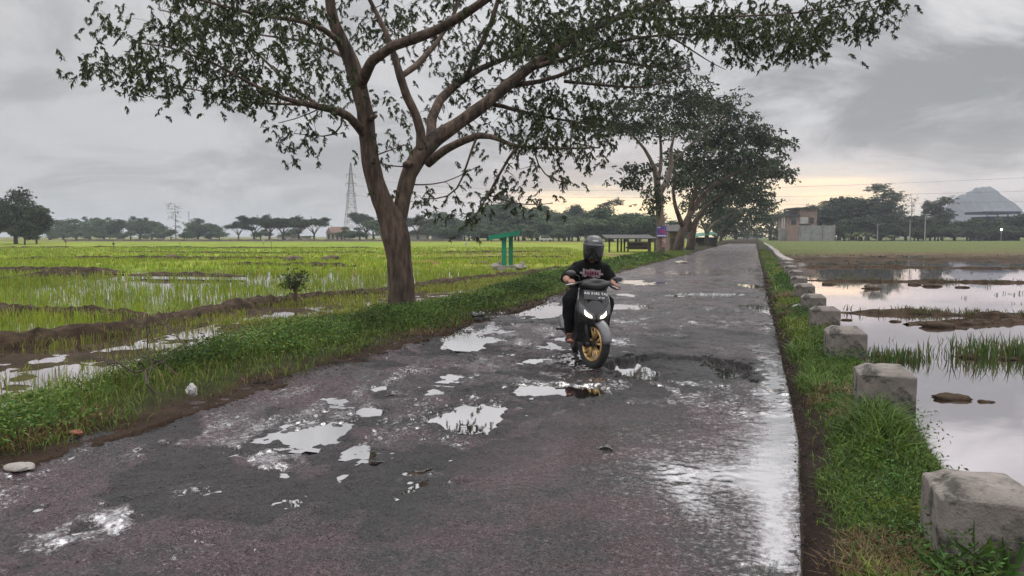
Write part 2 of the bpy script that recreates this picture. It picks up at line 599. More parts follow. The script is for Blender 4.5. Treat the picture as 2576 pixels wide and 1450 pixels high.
def water_level(x, y):
    z = np.full(np.shape(x), -0.031)
    for (c, a, b, dp, zw) in POTG:
        u = (x - c[0]) * RT[0] + (y - c[1]) * RT[1]; v = (x - c[0]) * FH[0] + (y - c[1]) * FH[1]
        q = (u / (a + .12)) ** 2 + (v / (b + .12)) ** 2
        z = np.where(q < 1.5, zw, z)
    return z


def ground_height(x, y):
    """returns height and albedo"""
    d = x * FH[0] + y * FH[1]
    u = x * RT[0] + y * RT[1]
    n1 = fbm(x * 0.9, y * 0.9, 4, 31); n2 = fbm(x * 0.22, y * 0.22, 4, 32); n3 = fbm(x * 4, y * 4, 3, 33)
    xl = XL(y); xr = XR(y)
    far = sst(70, 200, d) * 0.32
    # ---- left
    t = xl - x                                  # metres left of the asphalt
    hv = 0.005 + 0.06 * sst(0.05, 0.5, t) + 0.02 * n1
    n5 = fbm(x * 2.3 + y * .6, y * 2.0 - x * .6, 4, 38, .62)
    fld_strip = ZWL - 0.008 + 0.045 * n5 + 0.015 * n3 + 0.030 * n1
    sb = side_of_bund(x, y)
    fld_rice = ZWL - 0.03 + 0.02 * n1
    canopy = ZWL + 0.10
    fld = np.where(sb > 0, fld_rice, fld_strip)
    fld = fld + sst(36, 46, d) * (canopy - fld) * np.where(u > 9, 0.3, 1)
    endv = 0.95 + 0.65 * sst(3.5, 8, y) + 0.25 * n2 + 1.2 * sst(20, 40, y)
    hl = hv + (fld - hv) * sst(endv, endv + 1.1, t)
    # ---- right
    s = x - xr
    hr = -0.085 + 0.12 * sst(-0.06, 0.22, s) + 0.015 * n1 * sst(.05, .3, s)
    fr = ZWR - 0.06 + 0.03 * n1
    fr = fr + sst(46, 50, d) * (0.06 + 0.05 * n1 + 0.03 * fbm(u * .15, d * 0.5, 3, 36)) + sst(70, 78, d) * 0.16
    w0 = 0.76 + 0.05 * n1 + 0.5 * sst(25, 60, y)
    hr = hr + (fr - hr) * sst(w0, w0 + 0.30, s)
    road = -0.22
    h = np.where(x < xl + 0.25, hl, np.where(x > xr - 0.06, hr, road))
    h = h + far
    # the world beyond the fields stays level
    # ---- colours
    mud = np.array([.062, .044, .029]); dirt = np.array([.040, .027, .019]); soil = np.array([.040, .042, .020])
    rice = np.array([.205, .285, .032]); ricey = np.array([.270, .270, .045]); brown = np.array([.15, .11, .065]); grassr = np.array([.105, .125, .04])
    def lerp(a, b, k):
        return a + (b - a) * np.clip(k, 0, 1)[..., None]
    band = fbm(u * .02, d * .16, 4, 51)
    cl = lerp(np.broadcast_to(dirt, x.shape + (3,)), soil, sst(0.08, 0.4, t + 0.2 * n1))
    field = lerp(np.broadcast_to(mud * .85, x.shape + (3,)), np.array([.10, .11, .03]), sst(0.1, 0.6, n2) * 0.4)
    green = lerp(lerp(np.broadcast_to(rice, x.shape + (3,)), ricey, sst(-.25, .6, band + 0.35 * n2)), brown, sst(.45, .95, fbm(u * .012 + 4, d * .11, 4, 54)) * 0.75)
    green = green * (0.86 + 0.24 * fbm(u * .3, d * .3, 3, 56)[..., None])
    green = lerp(green, brown * 0.9, sst(165, 215, d) * 0.55)
    field = lerp(field, green, sst(33, 45, d))
    cl = lerp(cl, field, sst(endv, endv + 0.9, t))
    cr = lerp(np.broadcast_to(np.array([.026, .018, .015]), x.shape + (3,)), soil, sst(0.10, 0.25, s + 0.06 * n1))
    rf = lerp(np.broadcast_to(mud * 0.9, x.shape + (3,)), brown * 0.8, sst(55, 78, d + 6 * n2))
    rf = lerp(rf, grassr, sst(76, 90, d + 5 * band * 4))
    cr = lerp(cr, rf, sst(w0, w0 + 0.6, s))
    c = np.where((x < xl + 0.3)[..., None], cl, np.where((x > xr - 0.1)[..., None], cr, dirt))
    return h, c


def build_ground():
    a1 = np.radians(np.concatenate([np.linspace(-180, -46, 40)[:-1], np.linspace(-46, 46, 620), np.linspace(46, 180, 40)[1:]]))
    r = np.concatenate([[0.25], np.geomspace(1.6, 230, 520), np.geomspace(240, 2500, 24)])
    A, R = np.meshgrid(a1, r)
    x = R * (np.cos(A) * FH[0] + np.sin(A) * RT[0]); y = R * (np.cos(A) * FH[1] + np.sin(A) * RT[1])
    h, c = ground_height(x, y)
    m, n = x.shape
    b = MB()
    idx = np.arange(m * n).reshape(m, n)
    q = np.stack([idx[:-1, :-1], idx[1:, :-1], idx[1:, 1:], idx[:-1, 1:]], -1).reshape(-1, 4)[:, ::-1]
    V = np.stack([x, y, h], -1).reshape(-1, 3)
    b.add(V, q, c.reshape(-1, 3))
    struct(b.build('ground', MT['ground'], smooth=True))


build_ground()


def road_mat():
    m = bpy.data.materials.new('asphalt'); m.use_nodes = True
    t = m.node_tree; b = t.nodes['Principled BSDF']
    tc = N(t, 'ShaderNodeTexCoord'); P = tc.outputs['Object']
    def nz(scale, det=5.0, rough=0.6, st=None, dist=0.0):
        n = N(t, 'ShaderNodeTexNoise', inp={'Scale': scale, 'Detail': det, 'Roughness': rough, 'Distortion': dist})
        if st:
            mp = N(t, 'ShaderNodeMapping'); mp.inputs['Scale'].default_value = st
            L(t, P, mp.inputs[0]); L(t, mp.outputs[0], n.inputs['Vector'])
        else:
            L(t, P, n.inputs['Vector'])
        return n.outputs[0]
    big = nz(0.9, 6.0, 0.6, None, 0.6)
    mid = nz(7.0, 5.0, 0.7)
    c = mixc(t, ramp(t, big, [(0.42, 0.0), (0.60, 1.0)]), (0.074, 0.044, 0.051), (0.031, 0.031, 0.032))
    c = mixc(t, ramp(t, mid, [(0.40, 0.0), (0.70, 0.8)]), c, (0.085, 0.054, 0.058))
    # aggregate: pale and dark stones
    vo = N(t, 'ShaderNodeTexVoronoi', inp={'Scale': 75.0})
    L(t, P, vo.inputs['Vector'])
    sp = N(t, 'ShaderNodeSeparateColor'); L(t, vo.outputs['Color'], sp.inputs[0])
    c = mixc(t, 1.0, c, ramp(t, sp.outputs[0], [(0.0, 0.55), (0.8, 1.15), (1.0, 1.9)]), 'MULTIPLY')
    a = N(t, 'ShaderNodeAttribute', attribute_name='Col')
    sc = N(t, 'ShaderNodeSeparateColor'); L(t, a.outputs['Color'], sc.inputs[0])
    c = mixc(t, sc.outputs[0], c, (0.042, 0.028, 0.020))          # R: soil washed over the edge
    c = mixc(t, sc.outputs[1], c, (0.013, 0.014, 0.0135))          # G: bare gravel in the holes
    L(t, c, b.inputs['Base Color'])
    wet = nz(1.3, 5.0, 0.6)
    ro = ramp(t, wet, [(0.40, 0.15), (0.60, 0.50)])
    ro = M(t, 'ADD', ro, M(t, 'ADD', M(t, 'MULTIPLY', sc.outputs[0], 0.4), M(t, 'MULTIPLY', sc.outputs[1], 0.22)))
    L(t, ro, b.inputs['Roughness'])
    L(t, M(t, 'MULTIPLY_ADD', sc.outputs[0], -0.42, 0.5), b.inputs['Specular IOR Level'])
    bp = N(t, 'ShaderNodeBump', inp={'Strength': 0.9, 'Distance': 0.012})
    L(t, M(t, 'ADD', M(t, 'MULTIPLY', vo.outputs['Distance'], -1.2), M(t, 'MULTIPLY', nz(120.0, 3.0, 0.7), 0.8)), bp.inputs['Height'])
    bp2 = N(t, 'ShaderNodeBump', inp={'Strength': 0.9, 'Distance': 0.05})
    L(t, nz(16.0, 5.0, 0.65), bp2.inputs['Height']); L(t, bp.outputs[0], bp2.inputs['Normal'])
    L(t, bp2.outputs[0], b.inputs['Normal'])
    # a film of rain water lies in the hollows, broken by the stones that stick out of it
    wv = M(t, 'ADD', sc.outputs[2], M(t, 'MULTIPLY_ADD', nz(26.0, 6.0, 0.8), 1.9, -0.95))
    wf = ramp(t, wv, [(0.46, 0.0), (1.05, 0.86)])
    gl = N(t, 'ShaderNodeBsdfGlossy', inp={'Color': (1, .98, .98, 1), 'Roughness': 0.05})
    bp3 = N(t, 'ShaderNodeBump', inp={'Strength': 0.05, 'Distance': 0.006})
    L(t, nz(30.0, 3.0, 0.6), bp3.inputs['Height']); L(t, bp3.outputs[0], gl.inputs['Normal'])
    mx = N(t, 'ShaderNodeMixShader')
    L(t, wf, mx.inputs[0]); L(t, b.outputs[0], mx.inputs[1]); L(t, gl.outputs[0], mx.inputs[2])
    L(t, mx.outputs[0], t.nodes['Material Output'].inputs[0])
    return m


def build_road():
    ys = np.concatenate([np.linspace(-6, 1.6, 30)[:-1], np.arange(1.6, 4.5, 0.022), np.arange(4.5, 9.5, 0.028), np.arange(9.5, 14, 0.05), 14 * np.exp(np.arange(0, 3.2, 0.0055))])
    un = np.concatenate([np.linspace(0, 0.09, 20)[:-1], np.linspace(0.09, 1, 235)])
    U, Y = np.meshgrid(un, ys)
    X = (XL(Y) - 0.45) + U * (XR(Y) - XL(Y) + 0.45)
    X = X + np.where(U > 0.999, 0.020 * fbm(Y * 1.6, Y * 0, 2, 70), 0)
    h, halo, wetm = road_height(X, Y)
    nzv = fbm(X * 1.3, Y * 1.3, 4, 71)
    soil = sst(0.18, -0.20, X - XL(Y) + 0.30 * nzv)
    h = h + 0.012 * soil * fbm(X * 6, Y * 6, 3, 72)
    h = h + np.where(U < 1e-6, -0.06, 0) - np.where(U > 0.999, 0.10, 0)
    deep = np.clip(-(h + 0.010) / 0.02, 0, 1) * 0.8
    deep = np.maximum(deep, halo * .85)
    soil = np.maximum(soil, sst(0.06, -0.02, XR(Y) - X + 0.03 * nzv) * 0.8)
    deep = np.maximum(deep, sst(0.2, 0.9, fbm(X * .9, Y * .5, 4, 73)) * sst(5.5, 7.5, Y) * 0.7)
    b = MB(); m, n = X.shape
    idx = np.arange(m * n).reshape(m, n)
    q = np.stack([idx[:-1, :-1], idx[:-1, 1:], idx[1:, 1:], idx[1:, :-1]], -1).reshape(-1, 4)
    c = np.stack([soil, deep, np.clip(wetm, 0, 1.5)], -1)
    b.add(np.stack([X, Y, h], -1).reshape(-1, 3), q, c.reshape(-1, 3))
    struct(b.build('road', road_mat(), smooth=True))
    # standing water: one sheet just under the road surface, showing wherever the asphalt dips below it
    ys = np.concatenate([np.arange(1.6, 14, 0.06), 14 * np.exp(np.arange(0, 1.5, 0.012))])
    U, Y = np.meshgrid(np.linspace(0.06, 0.995, 130), ys)
    X = (XL(Y) - 0.1) + U * (XR(Y) - XL(Y) + 0.1)
    b = MB(); m, n = X.shape
    idx = np.arange(m * n).reshape(m, n)
    q = np.stack([idx[:-1, :-1], idx[:-1, 1:], idx[1:, 1:], idx[1:, :-1]], -1).reshape(-1, 4)
    Z = water_level(X, Y)
    zq = Z.ravel()[q]
    q = q[zq.max(1) - zq.min(1) < .0005]
    b.add(np.stack([X, Y, Z], -1).reshape(-1, 3), q)
    struct(b.build('puddle_water', MT['puddle']))


build_road()


def fl(u, d, z=0.0):                 # point from metres to the right of and in front of the camera
    return np.array([u * RT[0] + d * FH[0], u * RT[1] + d * FH[1], z])


def sheet(name, pts, mt):
    b = MB(); b.add(np.array(pts), [list(range(len(pts)))])
    return struct(b.build(name, mt))


sheet('paddy_water', [(-90, -20, ZWL), (-6.3, -20, ZWL), (-6.3, 75, ZWL), (-90, 75, ZWL)][0:4], MT['water'])
sheet('paddy_water', [(1.25, -20, ZWR), (140, -20, ZWR), (140, 160, ZWR), (1.25, 160, ZWR)], MT['water'])


def bank(pts, wid, hgt, seed, label=None, col=(1, 1, 1)):
    P = np.array(pts, float)
    seg = np.r_[0, np.cumsum(np.linalg.norm(np.diff(P, axis=0), axis=1))]
    dmean = depth(P).mean()
    step = max(0.05, 0.006 * dmean)
    s = np.arange(0, seg[-1], step)
    Q = np.stack([np.interp(s, seg, P[:, k]) for k in range(3)], -1)
    T = norm(np.gradient(Q, axis=0)); Nn = np.stack([-T[:, 1], T[:, 0], 0 * T[:, 0]], -1)
    k = np.linspace(-1, 1, 13)
    prof = np.cos(k * pi / 2) ** 0.8
    lum = fbm(s[:, None] * 1.9 + 0 * k, k * 1.3 + 0 * s[:, None] + seed, 4, seed, 0.65)
    low = fbm(s * 0.3, s * 0 + seed, 3, seed + 1)
    W = wid * (1 + 0.25 * low)[:, None]
    V = Q[:, None, :] + Nn[:, None, :] * (k * W + 0.10 * wid * fbm(s[:, None] * 1.1 + 0 * k, k + 0 * s[:, None], 3, seed + 5))[..., None]
    end = sst(0, 1.2 + 2 * wid, s) * sst(0, 1.2 + 2 * wid, seg[-1] - s)
    fine = fbm(s[:, None] * 7 + 0 * k, k * 3 + 0 * s[:, None] + seed, 3, seed + 9, 0.7)
    V[..., 2] += -0.08 + (hgt * end[:, None] + 0.08) * prof * (1 + 0.34 * lum + 0.22 * low[:, None] + 0.16 * fine)
    b = MB(); b.loft(V, close=False)
    return struct(b.build('earth_bank', MT['mud'], smooth=False))


bank(B1, 0.24, 0.15, 3)
bank([G(a, b, -0.3) for a, b in [(-420, 771), (-200, 776), (0, 781), (150, 787), (300, 795), (440, 800)]], 0.24, 0.15, 5)
bank([G(a, b, -0.25) for a, b in [(-300, 678), (0, 680), (120, 681), (230, 683), (320, 684)]], 0.42, 0.20, 7)
bank([G(a, b, -0.25) for a, b in [(0, 699), (60, 696), (140, 692), (215, 688)]], 0.2, 0.13, 8)
for k, row in enumerate(([(330, 690), (480, 691), (620, 693)], [(560, 664), (700, 666), (900, 668)], [(0, 652), (260, 650), (520, 652), (760, 650)],
                         [(300, 634), (700, 637), (960, 635)], [(1060, 652), (1240, 649), (1440, 648)], [(-100, 624), (300, 623), (700, 625), (960, 624)], [(1080, 636), (1320, 634), (1440, 634)])):
    bank([G(a, b, -0.2) for a, b in row], 0.30, 0.10 + 0.03 * (k % 3), 20 + k)
# right paddies
bank([G(a, b, ZWR) for a, b in [(2078, 786), (2150, 788), (2300, 789), (2500, 798), (2700, 800), (3000, 806)]], 0.24, 0.09, 11)
bank([G(a, b, ZWR) for a, b in [(2020, 706), (2200, 709), (2400, 710), (2650, 713), (3000, 716)]], 0.16, 0.07, 12)
bank([G(a, b, ZWR) for a, b in [(1990, 673), (2200, 672), (2400, 675), (2650, 677), (3000, 680)]], 0.28, 0.10, 13)
bank([G(a, b, ZWR) for a, b in [(1972, 653), (2200, 652), (2400, 654), (2650, 654), (3000, 655)]], 0.40, 0.12, 14)
bank([G(a, b, ZWR) for a, b in [(2280, 817), (2340, 813), (2430, 817), (2540, 812), (2700, 812)]], 0.13, 0.07, 15)


# ------------------------------------------------------------------ grass, rice, weeds (nobody could count them)
def blades(b, P, H, W, lean, col, rng, nseg=2):
    n = len(P)
    az = rng.uniform(0, 2 * pi, n)
    d = np.stack([np.cos(az), np.sin(az), 0 * az], -1)
    sd = np.stack([-np.sin(az), np.cos(az), 0 * az], -1)
    ln = (lean * rng.uniform(0.3, 1.4, n))[:, None]
    H = np.broadcast_to(np.asarray(H, float), (n,))[:, None]; W = np.broadcast_to(np.asarray(W, float), (n,))[:, None]
    V = np.zeros((n, 6, 3))
    z = np.array([0, 0, 1.0])
    for i, (f, wf, lf) in enumerate(((0, 0.8, 0), (0.55, 1.0, 0.28), (1.0, 0.12, 1.0))):
        c = P + z * H * (f * (1 - 0.35 * ln * lf)) + d * H * ln * lf
        V[:, 2 * i] = c - sd * W * wf / 2
        V[:, 2 * i + 1] = c + sd * W * wf / 2
    k = np.arange(n)[:, None] * 6
    q = np.concatenate([k + np.array([0, 1, 3, 2]), k + np.array([2, 3, 5, 4])])
    b.add(V.reshape(-1, 3), q, np.repeat(col, 6, 0))


def leafquads(b, P, Dv, Ln, Wd, col, rng):
    n = len(P)
    sd = norm(np.cross(Dv, rng.normal(size=(n, 3))))
    Ln = np.broadcast_to(Ln, (n,))[:, None]; Wd = np.broadcast_to(Wd, (n,))[:, None]
    nr = np.cross(sd, Dv)
    V = np.stack([P, P + Dv * Ln * .45 + sd * Wd / 2 + nr * Wd * .12, P + Dv * Ln - nr * Ln * .06, P + Dv * Ln * .45 - sd * Wd / 2 + nr * Wd * .12], 1)
    k = np.arange(n)[:, None] * 4
    b.add(V.reshape(-1, 3), k + np.array([0, 1, 2, 3]), np.repeat(col, 4, 0))


def vary(base, n, rng, amt=0.25, alt=None, pa=0.0):
    c = np.tile(np.asarray(base, float), (n, 1))
    if alt is not None:
        m = rng.random(n) < pa
        c[m] = alt
    return c * (1 + amt * rng.normal(size=(n, 1))).clip(0.4, 1.7) * (1 + 0.08 * rng.normal(size=(n, 3)))


def rice():
    rng = np.random.RandomState(11)
    b = MB()
    for (d0, d1, dens, per, hh, ww) in ((9, 20, 34, 5, .30, .010), (20, 34, 15, 5, .34, .016), (34, 60, 6.0, 5, .32, .032), (60, 110, 1.6, 5, .30, .06)):
        n = int((d1 * d1 - d0 * d0) * 0.5 * 1.62 * dens)
        d = np.sqrt(rng.uniform(d0 * d0, d1 * d1, n)); u = rng.uniform(-0.76, 0.86, n) * d
        x = u * RT[0] + d * FH[0]; y = u * RT[1] + d * FH[1]
        sb = side_of_bund(x, y)
        ok = (sb > 0.45) & (x < -9.2) & (u < 8 + 0 * u)
        pat = fbm(x * .16, y * .16, 4, 80)
        edge = sst(0.4, 4.2, sb + 2.0 * fbm(x * .5, y * .5, 3, 81))
        ok &= rng.random(n) < np.clip(0.12 + 0.95 * edge, 0, 1) * np.clip(1.0 + 1.3 * pat, 0.06, 1)
        x, y, d = x[ok], y[ok], d[ok]
        u = u[ok]
        h, c = ground_height(x, y)
        P = np.repeat(np.stack([x, y, np.maximum(h, ZWL) - 0.03], -1), per, 0)
        P[:, :2] += rng.normal(size=(len(P), 2)) * 0.035 * (hh / .3) * (1 + d1 / 60)
        tint = fbm(np.repeat(u, per) * .10, np.repeat(d, per) * .30, 3, 83)[:, None]
        col = vary((.240, .335, .034), len(P), rng, .22, (.33, .31, .06), .18)
        col = col * (1 + .20 * tint) + np.clip(tint, 0, 1) * np.array([.06, .02, .0])
        blades(b, P, hh * rng.uniform(.55, 1.1, len(P)) * (1 + .15 * tint[:, 0]), ww * rng.uniform(.7, 1.3, len(P)), 0.30, col, rng)
    struct(b.build('rice_seedlings', MT['blade']), 'stuff')


def strip_grass():
    """thin green growth in the flooded strip between the bund and the road"""
    rng = np.random.RandomState(12)
    b = MB()
    n = 60000
    d = np.sqrt(rng.uniform(7 ** 2, 44 ** 2, n)); u = rng.uniform(-0.80, 0.08, n) * d
    x = u * RT[0] + d * FH[0]; y = u * RT[1] + d * FH[1]
    sb = side_of_bund(x, y)
    t = XL(y) - x
    pat = fbm(x * .35, y * .35, 4, 90) + 0.10
    pat = pat + 0.35 * sst(0, -1.2, sb) * sst(-3.5, -1.5, sb)
    ok = (sb < -0.4) & (t > 1.6) & (rng.random(n) < np.clip(1.3 * (pat - 0.10), 0.01, 1))
    x, y, d = x[ok], y[ok], d[ok]
    h, c = ground_height(x, y)
    per = 5
    P = np.repeat(np.stack([x, y, np.maximum(h, ZWL) - 0.02], -1), per, 0)
    dd = np.repeat(d, per)
    P[:, :2] += rng.normal(size=(len(P), 2)) * 0.05
    col = vary((.22, .275, .036), len(P), rng, .25, (.26, .22, .07), .35)
    blades(b, P, rng.uniform(.06, .20, len(P)), np.maximum(.008, .0007 * dd) * rng.uniform(.7, 1.4, len(P)), 0.45, col, rng)
    struct(b.build('field_grass', MT['blade']), 'stuff')


def verge_left():
    rng = np.random.RandomState(13)
    # leafy weeds on the bank
    b = MB()
    n = 5600
    y = 1.8 + 52 * rng.random(n) ** 1.9
    tc = .48 + .55 * sst(3.2, 7.5, y)
    t = np.abs(rng.normal(tc, .30 + .1 * sst(4, 9, y), n))
    x = XL(y) - t * (1 + .35 * sst(18, 40, y))
    k = (fbm(x * .7, y * .55, 4, 95) > -0.04 + .25 * rng.normal(size=n)) & (t > 0.22)
    x, y, t, tc = x[k], y[k], t[k], tc[k]
    tb = G(1012, 806)
    ex = tb[0] + rng.normal(.15, .42, 130); ey = tb[1] + rng.normal(-.25, .55, 130)
    x = np.r_[x, ex]; y = np.r_[y, ey]; t = np.r_[t, XL(ey) - ex]; tc = np.r_[tc, XL(ey) - ex + .2]
    h, _ = ground_height(x, y)
    d = x * FH[0] + y * FH[1]
    hh = (0.06 + 0.22 * np.clip(0.45 + 0.8 * fbm(x * .55, y * .45, 3, 96), 0, 1)) * np.exp(-((t - tc) / .55) ** 2) + .04
    tb = G(1012, 803)
    hh = hh + .10 * np.exp(-(((x - tb[0]) / .8) ** 2 + ((y - tb[1]) / 1.3) ** 2)) + .16 * np.exp(-((y - 7.6) / 1.2) ** 2) * np.exp(-((t - tc) / .4) ** 2)
    per = 26
    P = np.repeat(np.stack([x, y, h], -1), per, 0); Hh = np.repeat(hh, per); dd = np.repeat(d, per)
    P += rng.normal(size=P.shape) * np.array([.12, .12, 0]); P[:, 2] += Hh * rng.random(len(P)) ** .7
    Dv = norm(rng.normal(size=P.shape) * np.array([1, 1, .5]) + np.array([0, 0, .25]))
    col = vary((.070, .125, .028), len(P), rng, .32, (.13, .18, .04), .25)
    patch = fbm(P[:, 0] * .9 + 7, P[:, 1] * .7, 3, 97)
    col = col * (.95 + .55 * patch)[:, None].clip(.4, 1.6)
    s = np.maximum(.038, .0034 * dd)
    leafquads(b, P, Dv, s * rng.uniform(.6, 1.7, len(P)), s * .48, col, rng)
    struct(b.build('roadside_weeds', MT['leaf']), 'stuff')
    # grass along the road side of the weeds
    b = MB()
    n = 70000
    y = 1.8 + 68 * rng.random(n) ** 1.8
    t = rng.uniform(-.16, 1.0, n) * (1.15 + .9 * sst(3.5, 8, y)) * (1 + .3 * sst(18, 40, y))
    x = XL(y) - t
    pat = fbm(x * .8, y * .8, 4, 98)
    k = rng.random(n) < np.clip(sst(-.12, .30, t + .25 * pat) * (1.0 + .6 * pat), 0, 1)
    x, y, t = x[k], y[k], t[k]
    h, _ = ground_height(x, y); d = x * FH[0] + y * FH[1]
    h = np.maximum(h, np.where(t < .3, .01, -1))
    col = vary((.12, .175, .030), len(x), rng, .25, (.22, .17, .07), .10)
    dry = (fbm(x * .7, y * .5, 3, 99) > .02) & (t < .35) & (y < 13)
    col[dry] = vary((.21, .15, .065), dry.sum(), rng, .25)
    blades(b, np.stack([x, y, h - .01], -1), rng.uniform(.06, .24, len(x)) * (.65 + .5 * sst(.3, 1.0, t)), np.maximum(.006, .0009 * d), .75, col, rng)
    struct(b.build('verge_grass', MT['blade']), 'stuff')


def verge_right():
    rng = np.random.RandomState(14)
    b = MB()
    for (y0, y1, n, hh, ww) in ((1.8, 5, 26000, .13, .0055), (5, 10, 20000, .17, .008), (10, 20, 16000, .19, .012), (20, 80, 22000, .20, .03)):
        y = rng.uniform(y0, y1, n)
        s = rng.uniform(.06, 1.02, n) + .35 * sst(20, 50, y) * rng.random(n)
        x = XR(y) + s
        pat = fbm(x * 1.3, y * 1.3, 4, 101)
        k = rng.random(n) < np.clip(sst(.06, .26, s + .09 * pat) * (1.05 + .7 * pat), .05, 1)
        x, y, s = x[k], y[k], s[k]
        h, _ = ground_height(x, y)
        tall = (.50 + 1.25 * np.exp(-((y - 5.9) / 0.75) ** 2) * sst(.25, .5, s) * sst(.80, .55, s) + .35 * sst(-.2, .6, fbm(x * .6, y * .6, 3, 103))) * sst(1.12, .72, s)
        dry = fbm(x * 1.1 + 5, y * 1.1, 3, 104)
        col = vary((.100, .160, .026), len(x), rng, .28, (.055, .095, .025), .30)
        m = (dry > .42) & (rng.random(len(x)) < .85)
        col[m] = vary((.145, .105, .052), m.sum(), rng, .25)
        olive = fbm(x * .4, y * .35, 3, 105) > .12
        col[olive & ~m] = col[olive & ~m] * np.array([1.35, 1.12, .9])
        blades(b, np.stack([x, y, h - .012], -1), hh * tall * rng.uniform(.5, 1.35, len(x)), ww * rng.uniform(.7, 1.4, len(x)), 0.85, col, rng)
    struct(b.build('verge_grass', MT['blade']), 'stuff')
    # broad leaved weeds among the grass
    b = MB()
    n = 900
    y = 2.0 + 26 * rng.random(n) ** 1.6; x = XR(y) + rng.uniform(.35, .85, n)
    k = fbm(x * .9, y * .7, 3, 107) > .02
    x, y = x[k], y[k]
    h, _ = ground_height(x, y)
    per = 16
    d = np.repeat(y, per)
    P = np.repeat(np.stack([x, y, h], -1), per, 0) + rng.normal(size=(len(x) * per, 3)) * np.array([.07, .07, 0])
    P[:, 2] += .03 + .16 * rng.random(len(P))
    Dv = norm(rng.normal(size=P.shape) * np.array([1, 1, .5]) + np.array([0, 0, .3]))
    s = np.maximum(.030, .0035 * d)
    leafquads(b, P, Dv, s * rng.uniform(.7, 1.4, len(P)), s * .42, vary((.060, .115, .028), len(P), rng, .3), rng)
    # large weed at the foot of the nearest post
    for (px, py) in ((2400, 1440), (2450, 1425), (2500, 1450), (2380, 1470)):
        c = G(px, py, .05)
        m = 26
        P = np.tile(c, (m, 1)) + rng.normal(size=(m, 3)) * np.array([.05, .05, .03])
        leafquads(b, P, norm(rng.normal(size=P.shape) * np.array([1, 1, .4]) + np.array([0, 0, .55])), rng.uniform(.10, .20, m), .035, vary((.07, .13, .03), m, rng, .25), rng)
    struct(b.build('roadside_weeds', MT['leaf']), 'stuff')


def water_grass():
    rng = np.random.RandomState(15)
    b = MB()
    spots = [(2180 + 6 * i, 900 + 6 * (i % 3), .12) for i in range(22)] + [(2330, 890, .1), (2322, 898, .08)] + [(2395 + 7 * i, 905 - 6 * (i % 4), .16) for i in range(30)] + [(2240, 912, .15), (2500, 880, .1), (2545, 892, .12), (2570, 888, .12)]
    for (px, py, r) in spots:
        c = G(px, py, ZWR)
        m = rng.randint(6, 20)
        P = np.tile(c, (m, 1)) + rng.normal(size=(m, 3)) * np.array([r, r, 0])
        P[:, 2] = ZWR - .02
        blades(b, P, rng.uniform(.10, .32, m) * (1.25 if px > 2390 else .8), .014 * rng.uniform(.7, 1.4, m), .35, vary((.070, .115, .030), m, rng, .3, (.15, .12, .05), .25), rng)
    # stubble and stray stalks over the right fields
    n = 1500
    d = np.sqrt(rng.uniform(6 ** 2, 75 ** 2, n)); u = d * rng.uniform(.15, .80, n)
    x = u * RT[0] + d * FH[0]; y = u * RT[1] + d * FH[1]
    k = (x > 2.2) & ((fbm(x * .25, y * .25, 3, 110) > .15) | (rng.random(n) < .06))
    x, y, d = x[k], y[k], d[k]
    per = 4
    P = np.repeat(np.stack([x, y, 0 * x + ZWR - .02], -1), per, 0); P[:, :2] += rng.normal(size=(len(P), 2)) * .05
    blades(b, P, rng.uniform(.05, .16, len(P)), np.maximum(.006, .0008 * np.repeat(d, per)), .5, vary((.09, .10, .04), len(P), rng, .3), rng)
    # tufts at the water's edge by the posts and on the banks
    n = 1700
    y = rng.uniform(2.5, 22, n); x = XR(y) + rng.uniform(.82, 1.15, n)
    k = fbm(x * 1.2, y * 1.2, 3, 112) > .05
    x, y = x[k], y[k]; h, _ = ground_height(x, y)
    blades(b, np.stack([x, y, h - .01], -1), rng.uniform(.10, .30, len(x)), np.maximum(.006, .0009 * y), .7, vary((.115, .14, .05), len(x), rng, .3, (.22, .19, .11), .3), rng)
    # fringe of grass on the first two banks
    for (pts, wd) in (([(2078, 786), (2300, 789), (2500, 798), (2700, 800)], .3), ([(2020, 706), (2400, 710), (2650, 713)], .25)):
        for (a, c_), (e, f) in zip(pts[:-1], pts[1:]):
            m = 330
            q = rng.random(m)
            P = G(a + (e - a) * q, c_ + (f - c_) * q, ZWR) + rng.normal(size=(m, 3)) * np.array([wd, wd, 0]) * .5
            P[:, 2] = ZWR + .03
            sel = fbm(P[:, 0] * 2, P[:, 1] * 2, 3, 114) > .1
            P = P[sel]
            blades(b, P, rng.uniform(.08, .22, len(P)), .02, .6, vary((.12, .12, .05), len(P), rng, .3), rng)
    struct(b.build('marsh_grass', MT['blade']), 'stuff')


def bank_grass():
    """sparse tufts on the left bund and by the stubble"""
    rng = np.random.RandomState(16)
    b = MB()
    n = 5200
    q = rng.random(n) * (len(B1) - 1); i = q.astype(int); f = (q - i)[:, None]
    P = B1[i] * (1 - f) + B1[np.minimum(i + 1, len(B1) - 1)] * f
    P = P + rng.normal(size=P.shape) * np.array([.45, .45, 0])
    k = fbm(P[:, 0] * .9, P[:, 1] * .9, 3, 120) > .1
    P = P[k]; P[:, 2] = ZWL - .02 + .05
    d = depth(P)
    blades(b, P, rng.uniform(.08, .26, len(P)), np.maximum(.006, .0009 * d), .5, vary((.13, .15, .04), len(P), rng, .3, (.20, .15, .07), .4), rng)
    struct(b.build('bank_grass', MT['blade']), 'stuff')


